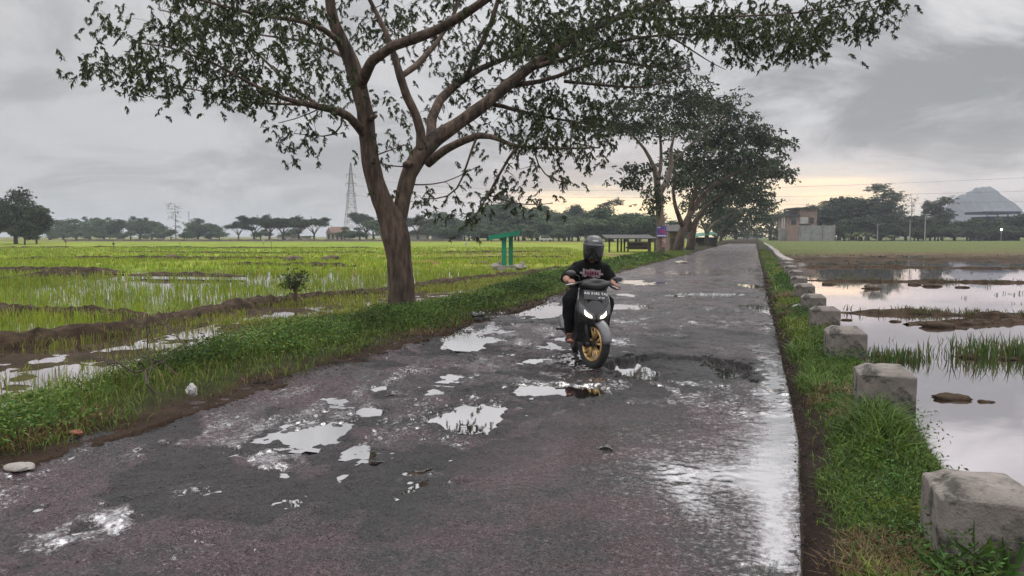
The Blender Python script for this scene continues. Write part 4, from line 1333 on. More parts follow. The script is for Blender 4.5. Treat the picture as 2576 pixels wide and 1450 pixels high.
    b.build('trunk', MT['bark_pale'] if kind in ('bare', 'slender') else MT['bark'], r, smooth=True)
    f.build('crown', MT['leaf_far'], r)
    return r


KH = {'broad': 9.0, 'umbrella': 7.8, 'slender': 12.4, 'palm': 8.6, 'banana': 3.6, 'bare': 12.6}
PROTO = {}
_used = {}


def far_tree(kind, px, top, dist, label, ywid=1.0, base=None, group='trees along the far edge of the fields', var=0):
    dark = kind == 'broad' and (px > 1900 or px < 110)  # darker leaf pair; all others get the pair with light painted in
    key = (kind, var, dark)
    if key not in PROTO:
        PROTO[key] = kind_tree(kind, 300 + len(PROTO) * 14 + var * 2 + (0 if dark else 1))
    ywid *= 1.3 if kind == 'broad' else 1.1
    g, _ = ground_height(*[np.array([q]) for q in D(px, 605, dist)[:2]])
    z0 = float(g[0])
    if 1080 < px < 1660 and kind != 'bare':
        top -= 9
    zt = float(D(px, top, dist)[2])
    s = max(.1, (zt - z0) / KH[kind])
    p = D(px, 605, dist); loc = (p[0], p[1], z0)
    rz = (px * 0.731) % 6.28
    r = PROTO[key]
    if key not in _used:
        _used[key] = 1
        r.location = loc; r.rotation_euler = (0, 0, rz); r.scale = (s * ywid, s * ywid, s); r['label'] = label; r['group'] = group
    else:
        r = dup(r, loc, rz, (s * ywid, s * ywid, s), label, group)
    return r


FT = [
    ('broad', 40, 488, 150, 'big dark tree at the left edge of the photo, tallest of its clump', .85), ('broad', -8, 515, 146, 'dark tree cut off by the left frame edge beside the big dark tree', .8),
    ('broad', 92, 545, 152, 'lower dark shoulder tree right against the big tree at the left edge', .8), ('broad', 62, 560, 140, 'low dark bushy tree under the big tree at the left edge', .9),
    ('broad', 128, 565, 330, 'small hazy tree just right of the big dark tree at the left edge', 1.2), ('broad', 160, 558, 340, 'hazy round tree, second right of the big dark left tree', 1.2), ('broad', 192, 555, 330, 'hazy blue green tree, third right of the big dark left tree', 1.3),
    ('broad', 226, 553, 335, 'hazy blue green tree, fourth right of the big dark left tree', 1.3), ('slender', 216, 549, 350, 'slim pale tree poking over the hazy left treeline', .8), ('broad', 262, 556, 330, 'wide hazy tree in the middle of the left treeline', 1.4), ('slender', 276, 551, 345, 'slim tree poking up mid way along the hazy left treeline', .9),
    ('broad', 300, 557, 325, 'hazy bluish tree left of the narrow airy one in the left treeline', 1.3), ('slender', 330, 548, 335, 'airy tree rising over the hazy left treeline', 1.1), ('broad', 352, 555, 330, 'dense bluish tree in the left treeline', 1.3), ('broad', 382, 560, 325, 'bluish tree at the right end of the left treeline', 1.3),
    ('slender', 368, 549, 340, 'leaning airy tree at the right end of the left treeline', .9), ('broad', 412, 572, 320, 'low hazy tree left of the tall bare tree', 1.4), ('bare', 443, 512, 255, 'tall nearly leafless tree standing alone above the left treeline', 1.0), ('broad', 470, 578, 310, 'low hazy bush between the bare tree and the thin mast', 1.3),
    ('broad', 498, 555, 320, 'rounded bluish tree right of the thin mast', 1.3), ('broad', 528, 566, 315, 'smaller bluish tree joined to the rounded one right of the mast', 1.3), ('broad', 552, 574, 325, 'small hazy tree left of the flat topped grove', 1.2),
    ('umbrella', 600, 560, 235, 'leftmost flat topped tree of the dark grove left of the pylon', .9), ('umbrella', 640, 549, 245, 'second flat topped tree of the dark grove left of the pylon', 1.0), ('umbrella', 678, 545, 240, 'tallest middle flat topped tree of the dark grove', 1.0), ('umbrella', 712, 552, 250, 'fourth flat topped tree of the dark grove left of the pylon', 1.0),
    ('umbrella', 752, 548, 240, 'fifth flat topped tree, widest of the dark grove', 1.1), ('umbrella', 790, 552, 245, 'rightmost flat topped tree of the dark grove beside the red roofed house', 1.0), ('broad', 655, 580, 290, 'green bush behind the dark flat topped grove', 1.5), ('broad', 740, 578, 290, 'low green trees seen under the canopy of the grove', 1.7),
    ('broad', 866, 574, 262, 'round tree by the foot of the pylon, in front of the house', 1.2), ('umbrella', 922, 541, 270, 'flat topped tree between the pylon and the forked tree', 1.0), ('broad', 940, 558, 255, 'green leafy tree just left of the forked tree trunk', 1.5), ('broad', 905, 575, 258, 'small green tree right of the pylon legs', 1.4),
    ('umbrella', 1052, 545, 250, 'flat topped tree just right of the forked tree trunk', 1.1), ('broad', 1046, 582, 270, 'low tree right of the forked trunk above the field edge', 1.5), ('broad', 1110, 548, 265, 'hazy tree behind the pale shed', 1.4), ('broad', 1148, 555, 262, 'hazy tree behind the right end of the pale shed', 1.4), ('broad', 1180, 570, 228, 'green bush in front of the right end of the pale shed', 1.3), ('broad', 1192, 550, 255, 'hazy tree left of the green stand', 1.3),
    ('broad', 1228, 545, 258, 'hazy tree behind the roof of the green stand', 1.3), ('broad', 1262, 528, 262, 'wide hazy tree over the posts of the green stand', 1.4), ('slender', 1272, 508, 260, 'tallest airy tree behind the green stand', 1.1), ('slender', 1296, 514, 264, 'airy tree right of the tallest one behind the green stand', 1.1),
    ('broad', 1318, 540, 250, 'hazy green tree right of the green stand', 1.4), ('broad', 1352, 545, 255, 'hazy tree between the green stand and the motorcyclist', 1.4), ('broad', 1388, 535, 258, 'rounded hazy tree left of the motorcyclist', 1.4), ('umbrella', 1432, 534, 262, 'pinkish flat topped tree above the treeline left of the helmet', .8), ('broad', 1420, 552, 250, 'hazy tree directly left of the helmet', 1.4), ('broad', 1455, 556, 245, 'low hazy tree behind the motorcyclist', 1.4),
    ('broad', 1500, 548, 220, 'green tree directly above the helmet', 1.4), ('slender', 1525, 514, 225, 'tall airy tree right above the helmet', 1.3), ('broad', 1535, 540, 215, 'dense green tree right of the helmet', 1.5), ('broad', 1572, 552, 210, 'dense green tree above the left end of the shack roof', 1.5), ('palm', 1608, 541, 215, 'palm tree above the shack roof', 1.0), ('broad', 1600, 560, 205, 'dense green tree above the middle of the shack roof', 1.5), ('broad', 1640, 556, 200, 'dense green tree left of the poster tree', 1.5), ('broad', 1690, 560, 200, 'dense green tree right of the poster tree', 1.5),
    ('umbrella', 2030, 522, 265, 'flat topped tree rising behind the brick house', 1.2), ('broad', 2075, 535, 250, 'dark tree at the right shoulder of the brick house', 1.3), ('broad', 2110, 512, 245, 'dark tree over the concrete wall', 1.2), ('palm', 2100, 495, 250, 'palm over the dark trees behind the concrete wall', 1.0), ('broad', 2145, 503, 240, 'tall rounded dark tree right of the concrete wall', 1.2), ('broad', 2180, 508, 245, 'tall dark tree left of the highest one on the right', 1.2),
    ('slender', 2216, 473, 240, 'highest tree of the dark wood on the right', 1.4), ('slender', 2248, 488, 245, 'second highest tree, right of the highest on the right side', 1.2), ('bare', 2290, 490, 250, 'sparse thin crowned tree against the yellow sky on the right', .9), ('slender', 2322, 508, 245, 'narrow column of foliage left of the street lamp', .5), ('broad', 2278, 548, 235, 'dark tree under the sparse thin crowned one', 1.4),
    ('slender', 2368, 498, 240, 'airy silvery tree right of the street lamp', 1.4), ('slender', 2352, 515, 242, 'airy tree left of the silvery one by the street lamp', 1.3), ('broad', 2325, 548, 232, 'dark tree behind the street lamp pole', 1.4), ('broad', 2400, 562, 230, 'low dark tree under the mountain', 1.5), ('broad', 2440, 555, 228, 'dark tree below the mountain peak', 1.4), ('broad', 2480, 556, 228, 'dark tree below the dark roofed building', 1.4),
    ('broad', 2520, 556, 226, 'dark tree in front of the dark roofed building', 1.4), ('broad', 2560, 545, 226, 'dark tree at the right frame edge', 1.4), ('broad', 2600, 548, 226, 'dark tree cut by the right frame edge', 1.4), ('broad', 2210, 545, 225, 'dark bushy tree below the highest one on the right', 1.5), ('broad', 2165, 550, 222, 'dark bushy tree behind the banana plants', 1.5), ('broad', 2100, 556, 260, 'dark bushy tree just behind the concrete wall', 1.4),
    ('banana', 2130, 578, 206, 'leftmost banana clump beside the end of the concrete wall', 1.0), ('banana', 2155, 574, 204, 'second banana clump from the concrete wall', 1.1), ('banana', 2185, 577, 206, 'third banana clump from the concrete wall', 1.1), ('banana', 2245, 585, 204, 'banana clump between the two slim poles on the right', 1.2),
    ('broad', 2360, 578, 205, 'low dark bush right of the street lamp pole', 1.6), ('broad', 2300, 582, 205, 'low dark bush left of the street lamp pole', 1.6), ('broad', 2440, 580, 205, 'low dark bush near the lit lamp on the right', 1.7), ('broad', 2520, 580, 205, 'low dark bush under the lit lamp on the right', 1.7), ('broad', 2580, 578, 205, 'low dark bush at the right frame edge', 1.7), ('broad', 2215, 586, 203, 'low dark bush at the foot of the left slim pole', 1.6),
    ('broad', 1955, 580, 245, 'dark tree between the road end and the brick house', 1.0), ('broad', 1905, 590, 330, 'low trees closing the far end of the road', 2.0), ('broad', 1880, 585, 340, 'hazy tree mass at the vanishing point of the road', 2.0),
]
for k in range(17):
    FT.append(('broad', 2092 + 31 * k, 568 + (k * 7) % 11, 216 + (k * 5) % 9, 'one of the low dark bushes closing the foot of the wood on the right', 1.5))
for k in range(17):
    FT.append(('broad', 1100 + 34 * k, 572 + (k * 5) % 13, 236 - (k * 3) % 20, 'one of the low green bushes closing the foot of the central treeline', 1.5))
for k in range(13):
    FT.append(('broad', 124 + 34 * k, 580 + (k * 5) % 9, 300 + (k * 7) % 20, 'one of the low hazy bushes closing the foot of the left treeline', 1.6))
for k, (kd, px, top, dist, lab, wd) in enumerate(FT):
    far_tree(kd, px, top, dist, lab, wd, var=(k % 3 if kd == 'broad' else k % 2 if kd in ('umbrella', 'slender') else 0))


def small_shrub():
    rng = np.random.RandomState(61)
    o = G(743, 757, -0.25)
    d = float(depth(o))
    r = thing('shrub', 'small leafy shrub growing alone on the mud bank left of the forked tree', 'shrub', o)
    b = MB()
    tops = []
    b.tube([D(743, 760, d), D(744, 740, d), D(742, 725, d)], [.05, .045, .03], 7)
    for (x, y) in ((722, 695), (735, 690), (745, 688), (756, 694), (764, 700), (750, 705), (730, 708), (740, 715), (727, 720)):
        b.tube([D(743, 735, d), D((743 + x) / 2, (720 + y) / 2 + 4, d + rng.normal() * .1), D(x, y, d + rng.normal() * .2)], [.014, .010, .004], 5)
        tops.append(D(x, y + 4, d + rng.normal() * .15)); tops.append(D((x + 743) / 2, (y + 730) / 2, d + rng.normal() * .12))
    b.build('stem', MT['bark'], r, o)
    f = MB(); foliage(f, np.array(tops), .14, 5, 5, .10, .045, (.06, .085, .03), (.09, .12, .04), rng, -.3, .9)
    f.build('foliage', MT['leaf'], r, o)


small_shrub()


# ------------------------------------------------------------------ buildings and fixtures in the distance
MT['white'] = mat('white_paint', (0.55, 0.53, 0.50), 0.8, 0.15, 1.2, stain=(0.30, 0.28, 0.25), sscale=.6)
MT['greywall'] = mat('grey_render', (0.27, 0.265, 0.255), 0.85, 0.2, .8, stain=(0.19, 0.18, 0.165), sscale=.35)
MT['pinkwall'] = mat('bare_brick', (0.27, 0.185, 0.155), 0.9, 0.2, 1.5, stain=(0.19, 0.135, 0.11), sscale=.5)
MT['rooftile'] = mat('roof_tile', (0.15, 0.085, 0.065), 0.85, 0.25, 2.5, stretch=(1, 1, 4))
MT['darkroof'] = mat('dark_roof', (0.055, 0.05, 0.048), 0.8, 0.3, 2.0)
MT['bluegrey'] = mat('blue_grey_roof', (0.06, 0.07, 0.105), 0.6, 0.2, 1.0)
MT['window'] = mat('window_glass', (0.03, 0.035, 0.04), 0.15, 0.1, 1.0)
MT['steel'] = mat('galvanised_steel', (0.20, 0.195, 0.20), 0.5, 0.15, 3.0, metal=0.4)
MT['cable'] = mat('cable', (0.10, 0.10, 0.105), 0.6, 0.05)
MT['pole'] = mat('concrete_pole', (0.30, 0.29, 0.28), 0.8, 0.15, 2.0)
MT['wood'] = mat('weathered_wood', (0.075, 0.058, 0.045), 0.85, 0.3, 4.0, 0.4, 20, stretch=(1, 1, .3))
MT['green'] = mat('green_paint', (0.010, 0.235, 0.125), 0.45, 0.14, 2.2, 0.15, 30, stain=(0.012, 0.17, 0.10), sscale=1.3)
MT['netting'] = mat('shade_net', (0.20, 0.165, 0.145), 0.9, 0.25, .5, stretch=(1, 1, .2), stain=(0.155, 0.14, 0.135), sscale=.08)
MT['mountain'] = mat('hazed_mountain_slope', (0.105, 0.11, 0.128), 0.95, 0.3, .004, stain=(.085, .09, .105), sscale=.006)  # blue-grey of the distant haze painted into the slope colour
MT['lamp'] = mat('lamp_light', (0.9, 0.9, 0.85), 0.5, 0.0, emit=(1.0, 0.96, 0.88), estr=14.0)
MT['stone'] = mat('pale_stone', (0.36, 0.33, 0.29), 0.85, 0.25, 9.0, 0.6, 40, stain=(0.20, 0.17, 0.14), sscale=4)
MT['plastic_white'] = mat('white_plastic_film', (0.40, 0.38, 0.36), 0.35, 0.12, 14.0, 0.4, 25)
MT['brickred'] = mat('brick_red', (0.24, 0.09, 0.055), 0.9, 0.25, 12.0, 0.5, 50)
MT['straw'] = mat('rotting_straw', (0.11, 0.075, 0.05), 0.95, 0.4, 5.0, 1.0, 25, stain=(.07, .045, .035), sscale=3)


def gz(px, dist):
    p = D(px, 605, dist)
    return float(ground_height(np.array([p[0]]), np.array([p[1]]))[0][0])


def frame_at(px, dist):
    """ground point in the direction of px, with the local axes across and along the view"""
    p = D(px, 605, dist); p[2] = gz(px, dist)
    return p


def zpx(py, dist, px=1288):
    return float(D(px, py, dist)[2])


def bx_px(b, x0, x1, y0, y1, dist, dep, col=None):
    """an upright block covering photo columns x0..x1 and rows y0..y1 at that distance"""
    a = D(x0, 605, dist); c = D(x1, 605, dist)
    zt, zb = zpx(y0, dist), zpx(y1, dist)
    mid = (a + c) / 2 + FH * dep / 2
    mid[2] = (zt + zb) / 2
    wd = np.linalg.norm(c - a)
    return b.box(mid, (wd, dep, zt - zb), YAW, col)


# brick house under construction and its boundary wall, right
def brick_house():
    d = 205.
    o = frame_at(2015, d)
    r = thing('brick_house', 'unplastered two storey brick house with flat roofs behind the grey wall', 'house', o)
    b = MB(); bx_px(b, 1980, 2010, 545, 612, d, 7); bx_px(b, 2010.3, 2054, 526, 612, d + 1.2, 8)
    b.build('wall', MT['pinkwall'], r, o)
    b = MB(); bx_px(b, 1974, 2012, 540.5, 545, d - .6, 8.5); bx_px(b, 2003, 2060, 522, 526, d + .4, 10)
    bx_px(b, 1985, 2008, 534, 540.5, d + 3, 4); bx_px(b, 2010, 2040, 564, 567, d - .4, 2)
    b.build('roof', MT['darkroof'], r, o)
    b = MB(); bx_px(b, 2011, 2031, 547, 563, d + .75, .4); b.build('shutter', MT['white'], r, o)
    for (x0, x1, y0, y1) in ((2036, 2046, 548, 562), (1990, 2002, 552, 566)):
        b = MB(); bx_px(b, x0, x1, y0, y1, d - .12 if x0 < 2000 else d + 1.05, .3); f = b.build('window', MT['window'], r, o)
    for x in (1966, 1971):
        b = MB(); bx_px(b, x, x + 1.6, 548, 612, d - 1, .2); b.build('column', MT['white'], r, o)
    o2 = frame_at(2056, d - 4)
    r2 = thing('boundary_wall', 'long grey rendered wall in front of the brick house at the field edge', 'wall', o2)
    b = MB(); bx_px(b, 2012.5, 2100, 568, 613, d - 4, .4)
    b.build('wall_panel', MT['greywall'], r2, o2)
    b = MB(); bx_px(b, 1980, 2012, 566, 613, d - 4.1, .5); b.build('brick_panel', MT['pinkwall'], r2, o2)
    for x in (2011, 2042, 2071, 2099):
        b = MB(); bx_px(b, x - 1.2, x + 1.2, 566.5, 613, d - 4.25, .9); b.build('pillar', MT['greywall'], r2, o2)
    b = MB(); bx_px(b, 1962, 1979, 575, 613, d - 2, .4)
    tag(b.build('boundary_wall', MT['greywall'], None, frame_at(1970, d)), 'short stub of grey wall left of the brick house', 'wall')
    b = MB(); bx_px(b, 2101, 2320, 606, 612, d - 3, .3)
    tag(b.build('field_wall', MT['darkroof'], None, frame_at(2200, d)), 'very low dark wall along the wood right of the grey wall', 'wall')


brick_house()


def red_house():
    d = 275.
    o = frame_at(845, d)
    r = thing('red_roofed_house', 'low house with a reddish tiled roof left of the pylon', 'house', o)
    b = MB(); bx_px(b, 821, 868, 585, 607, d, 9); b.build('wall', mat('cream_wall', (.42, .35, .28), .85, .2, 1.0), r, o)
    A = D(818, 586, d - .6); B = D(872, 586, d - .6); dp = FH * 10.5; zr = np.array([0, 0, 2.3])
    b = MB()
    m0 = A + dp / 2 + zr + RT * .9; m1 = B + dp / 2 + zr - RT * .9
    V = [A, B, B + dp, A + dp, m0, m1]
    b.add(np.array(V), [[0, 1, 5, 4], [2, 3, 4, 5], [1, 2, 5], [3, 0, 4], [3, 2, 1, 0]])
    b.build('roof', MT['rooftile'], r, o)
    b = MB(); G0 = D(819, 586, d - 1.2); G1 = D(834, 586, d - 1.2)
    gp = [G0, G1, (G0 + G1) / 2 + np.array([0, 0, 2.0])]
    b.prism(gp, FH * 2.5); b.build('gable', MT['pinkwall'], r, o)
    for x in (824, 835, 846, 857):
        b = MB(); bx_px(b, x, x + 5, 590, 604, d - .1, .3); b.build('window', MT['window'], r, o)


red_house()


def shed(px0, px1, top, bot, d, label, name='shed', slope=0.6, wallm='white', dep=8.):
    o = frame_at((px0 + px1) / 2, d)
    r = thing(name, label, 'shed', o)
    b = MB(); bx_px(b, px0, px1, top + 2, bot, d, dep); b.build('wall', MT[wallm], r, o)
    A = D(px0 - 4, top + 2, d - .6); B = D(px1 + 4, top + 2, d - .6)
    up = np.array([0, 0, slope])
    b = MB(); b.prism([A, B, B + up, A + up * .15], FH * (dep + 1.2)); b.build('roof', MT['darkroof'], r, o)
    n = max(1, int((px1 - px0) / 22))
    for k in range(n):
        x = px0 + (k + .5) * (px1 - px0) / n
        b = MB(); bx_px(b, x - 3, x + 3, top + 8, top + 15, d - .12, .3); b.build('window', MT['window'], r, o)
    return r


shed(1085, 1164, 578, 607, 235., 'long pale low shed with mono pitch roof behind the rice field', slope=1.1, wallm='greywall')
shed(700, 732, 592, 606, 262., 'small white shed under the dark flat topped grove', slope=.3)
shed(745, 768, 594, 606, 262., 'second small white shed right of the first under the grove', slope=.3)
shed(1030, 1072, 588, 606, 255., 'pale little shed right beside the forked trunk at the field edge', slope=.5)
shed(1200, 1228, 578, 600, 262., 'small house half hidden in trees left of the green stand', slope=.8, wallm='pinkwall')


def netting_fence():
    o = frame_at(560, 222)
    r = thing('netting_fence', 'long low brownish netting fence along the far edge of the rice field', 'fence', o)
    b = MB()
    xs = np.linspace(160, 1150, 100)
    ring = []
    for x in xs:
        dd = 222 - (x - 160) / 990 * 8
        p = D(x, 605, dd); zb = -.25
        zt = 1.5 - (602.5 - HZ) / F * dd + .10 * sin(x * .13)
        ring.append([[p[0], p[1], zb], [p[0], p[1], zt], [p[0] + FH[0] * .05, p[1] + FH[1] * .05, zt], [p[0] + FH[0] * .05, p[1] + FH[1] * .05, zb]])
    b.loft(ring)
    b.build('net', MT['netting'], r, o)
    for x in np.linspace(163, 1145, 34):
        dd = 222 - (x - 160) / 990 * 8 - .15
        p = D(x, 605, dd)
        b = MB(); b.tube([[p[0], p[1], -.4], [p[0], p[1], 1.5 - (600.5 - HZ) / F * dd]], .05, 5)
        b.build('post', MT['wood'], r, o)


netting_fence()


def pylon():
    d = 300.
    o = frame_at(885, d)
    r = thing('electricity_pylon', 'tall steel lattice electricity pylon beside the red roofed house', 'pylon', o)
    zt = zpx(410, d)
    H = zt - o[2]
    def half(t):
        return 2.6 * (1 - t) ** 1.15 + .42 * (1 - t * .5)
    def pt(t, sx, sy):
        h = half(t)
        return o + RT * h * sx + FH * h * sy + np.array([0, 0, H * t])
    b = MB()
    ts = [0, .12, .23, .33, .42, .50, .575, .645, .71, .77, .825, .88, .94, 1.0]
    for sx in (-1, 1):
        for sy in (-1, 1):
            b.tube([pt(t, sx, sy) for t in ts], .10, 4)
    b.build('leg_frame', MT['steel'], r, o)
    b = MB()
    for i in range(len(ts) - 1):
        a, c = ts[i], ts[i + 1]
        for (p, q) in (((-1, -1), (1, -1)), ((1, -1), (1, 1)), ((1, 1), (-1, 1)), ((-1, 1), (-1, -1))):
            b.tube([pt(a, *p), pt(c, *q)], .055, 4, cap=False); b.tube([pt(a, *q), pt(c, *p)], .055, 4, cap=False); b.tube([pt(c, *p), pt(c, *q)], .045, 4, cap=False)
    b.build('lattice', MT['steel'], r, o)
    for py, hw in ((440, 11), (462, 13), (487, 12)):
        t = (zpx(py, d) - o[2]) / H
        b = MB(); c = o + np.array([0, 0, H * t]); e = hw * d / F
        for s in (-1, 1):
            tip = c + RT * e * s
            b.tube([c - FH * .5, tip], .07, 4); b.tube([c + FH * .5, tip], .07, 4); b.tube([c + np.array([0, 0, 1.2]), tip], .06, 4)
        arm = b.build('cross_arm', MT['steel'], r, o)
        for s in (-1, 1):
            tip = c + RT * e * s
            b = MB(); b.tube([tip, tip - np.array([0, 0, 1.3])], .10, 5); b.build('insulator', MT['steel'], arm, o)


pylon()

for k, (pts, lab) in enumerate((
        ([(896, 445, 300), (1300, 478, 290), (1930, 473, 260), (2576, 447, 235), (3000, 425, 220)], 'uppermost thin power line crossing the sky behind the trees'),
        ([(898, 467, 300), (1300, 494, 292), (1930, 497, 262), (2576, 480, 238), (3000, 466, 224)], 'middle thin power line crossing the sky behind the trees'),
        ([(897, 492, 300), (1300, 512, 294), (1930, 517, 265), (2576, 506, 240), (3000, 496, 228)], 'lowest thin power line crossing the sky behind the trees'))):
    P = np.array([D(*q) for q in pts]); t = np.linspace(0, 1, len(P)); tt = np.linspace(0, 1, 60)
    cf = [np.polyfit(t, P[:, j], 3) for j in range(3)]
    Q = np.stack([np.polyval(c, tt) for c in cf], -1)
    b = MB(); b.tube(Q, .036, 5)
    tag(b.build('power_line', MT['cable'], None, P[0]), lab, 'power line', 'power lines strung from the pylon')


def pole(px, top, d, label, r0=.14, lamp=None, name='utility_pole'):
    o = frame_at(px, d)
    zt = zpx(top, d)
    r = thing(name, label, 'pole' if lamp is None else 'street lamp', o)
    b = MB(); b.tube([o - [0, 0, .4], o + [0, 0, (zt - o[2]) * .5], [o[0], o[1], zt]], [r0, r0 * .85, r0 * .65], 8)
    b.build('pole', MT['pole'], r, o)
    if lamp == 'arm':
        b = MB(); c = np.array([o[0], o[1], zt]); b.tube([c - [0, 0, .1], c - RT * .5 + [0, 0, .15], c - RT * 1.3 + [0, 0, .2]], .05, 6); b.build('arm', MT['steel'], r, o)
        b = MB(); b.box(c - RT * 1.0 + np.array([0, 0, .16]), (.9, .34, .14), YAW); b.box(c + RT * .6 + np.array([0, 0, .10]), (.9, .34, .14), YAW); b.build('lamp_head', MT['white'], r, o)
    elif lamp == 'lit':
        b = MB(); b.ball([o[0], o[1], zt + .15], .26, 10, 7); b.build('bulb', MT['lamp'], r, o)
    else:
        b = MB(); c = np.array([o[0], o[1], zt - .35]); b.box(c, (1.3, .12, .12), YAW); b.build('cross_arm', MT['steel'], r, o)
    return r


pole(2207, 562, 190., 'slim pale pole standing at the left of the wood on the right', .12)
pole(2288, 554, 188., 'slim pole with a small box, left of the street lamp on the right', .13)
pole(2326, 541, 186., 'tall street lamp pole with a flat double head on the right', .15, 'arm', 'street_lamp')
pole(2518, 579, 200., 'lit round lamp glowing in front of the dark wood at right', .09, 'lit', 'street_lamp')
pole(1886, 577, 300., 'lit round lamp at the far end of the road, left one', .10, 'lit', 'street_lamp')
pole(1917, 575, 300., 'lit round lamp at the far end of the road, right one', .10, 'lit', 'street_lamp')
pole(477, 532, 330., 'thin distant mast right of the tall bare tree', .22, None, 'mast')


def dark_building():
    d = 232.
    o = frame_at(2510, d)
    r = thing('dark_building', 'dark blue grey flat roofed building rising above the wood at right', 'building', o)
    b = MB(); bx_px(b, 2486, 2556, 545, 612, d, 9); b.build('wall', MT['bluegrey'], r, o)
    b = MB(); bx_px(b, 2478, 2566, 532, 538, d - 1, 11); b.build('roof', MT['bluegrey'], r, o)
    for x in (2481, 2508, 2534, 2560):
        b = MB(); bx_px(b, x - 1, x + 1, 538, 545, d - .5, .4); b.build('column', MT['pole'], r, o)


dark_building()


def ridge(name, prof, d, dep, seed):
    """a mountain: outline (px, py) at the distance, real depth behind and before the crest"""
    P = np.array([D(x, y, d) for x, y in prof])
    s = np.linspace(0, 1, 240); t0 = np.linspace(0, 1, len(P))
    Q = np.stack([np.interp(s, t0, P[:, k]) for k in range(3)], -1)
    Q[:, 2] += 2.6 * fbm(s * 22, s * 0 + seed, 5, seed, .65)
    k = np.linspace(-1, 1, 49)
    V = np.zeros((len(Q), len(k), 3))
    for j, kk in enumerate(k):
        V[:, j] = Q + FH * dep * kk
        V[:, j, 2] = -2 + (Q[:, 2] + 2) * (1 - abs(kk)) ** 1.15 + (1 - abs(kk)) * min(1, abs(kk) * 4) * 11 * fbm((Q[:, 0] + FH[0] * dep * kk) / 17, (Q[:, 1] + FH[1] * dep * kk) / 17, 5, seed, .65)
    b = MB(); b.loft(V, close=False)
    struct(b.build(name, MT['mountain'], smooth=True))


ridge('mountain', [(2330, 592), (2362, 552), (2391, 508), (2420, 490), (2450, 477), (2483, 469), (2497, 474), (2510, 486), (2522, 496), (2530, 514), (2535, 526), (2552, 531), (2590, 560), (2650, 592)], 900., 110., 3)


# ------------------------------------------------------------------ roadside shack, stall
def shack():
    d = 86.
    o = frame_at(1595, d)
    r = thing('field_shack', 'low open shack with a long dark roof on posts behind the motorcyclist', 'shack', o)
    b = MB()
    A = D(1526, 602, d - 1.2); B = D(1652, 602, d - 1.2); up = np.array([0, 0, .42])
    C0 = A + FH * 5 + up * 1.0; C1 = B + FH * 5 + up * 1.0
    b.prism([A, B, C1, C0], np.array([0, 0, .10])); b.build('roof', MT['darkroof'], r, o)
    for x, dd in ((1533, d - .8), (1554, d), (1563, d + 2), (1571, d + 3.4), (1580, d - .6), (1634, d - .6), (1648, d + 2)):
        b = MB(); wv = .11 if x not in (1634,) else .2
        p = D(x, 605, dd)
        b.tube([[p[0], p[1], -.5], [p[0], p[1], zpx(601, d) + .1]], wv, 6); b.build('post', MT['wood'], r, o)
    b = MB(); bx_px(b, 1582, 1632, 610, 628, d + 3.2, .25); b.build('back_wall', mat('mat_wall', (.15, .125, .115), .9, .3, 2.0), r, o)
    b = MB(); bx_px(b, 1582, 1632, 622, 626, d - .2, 2.2); b.build('bench', MT['wood'], r, o)
    d = 92.
    o = frame_at(1700, d)
    r = thing('roadside_hut', 'little hut with a pale wall and dark roof between the second and third roadside trees', 'hut', o)
    b = MB(); bx_px(b, 1684, 1722, 582, 630, d, 3.4); b.build('wall', mat('plank_wall', (.20, .15, .13), .9, .3, 2.0), r, o)
    A = D(1674, 584, d - .8); B = D(1730, 584, d - .8); up = np.array([0, 0, .8])
    b = MB(); b.prism([A, B, B + FH * 2.4 + up, A + FH * 2.4 + up], np.array([0, 0, .10])); b.prism([A + FH * 2.41 + up, B + FH * 2.41 + up, B + FH * 5, A + FH * 5], np.array([0, 0, .10])); b.build('roof', MT['darkroof'], r, o)
    b = MB(); bx_px(b, 1688, 1698, 600, 630, d - .1, .2); b.build('door', MT['wood'], r, o)
    d = 108.
    o = frame_at(1770, d)
    r = thing('market_stall', 'dark roadside stall with a green awning beyond the leaning tree', 'stall', o)
    A = D(1745, 596, d - 1.5); B = D(1806, 590, d - 1.5); up = np.array([0, 0, .35])
    b = MB(); b.prism([A, B, B + FH * 3 + up, A + FH * 3 + up], np.array([0, 0, .06])); b.build('awning', MT['green'], r, o)
    b = MB(); bx_px(b, 1750, 1802, 598, 624, d + 1.4, .2); b.build('back_wall', MT['darkroof'], r, o)
    for x in (1748, 1775, 1803):
        p = D(x, 605, d - 1.3); b = MB(); b.tube([[p[0], p[1], -.4], [p[0], p[1], zpx(592, d)]], .06, 6); b.build('post', MT['wood'], r, o)
    b = MB(); bx_px(b, 1756, 1796, 612, 620, d - .5, 1.2); b.build('counter', MT['wood'], r, o)


shack()


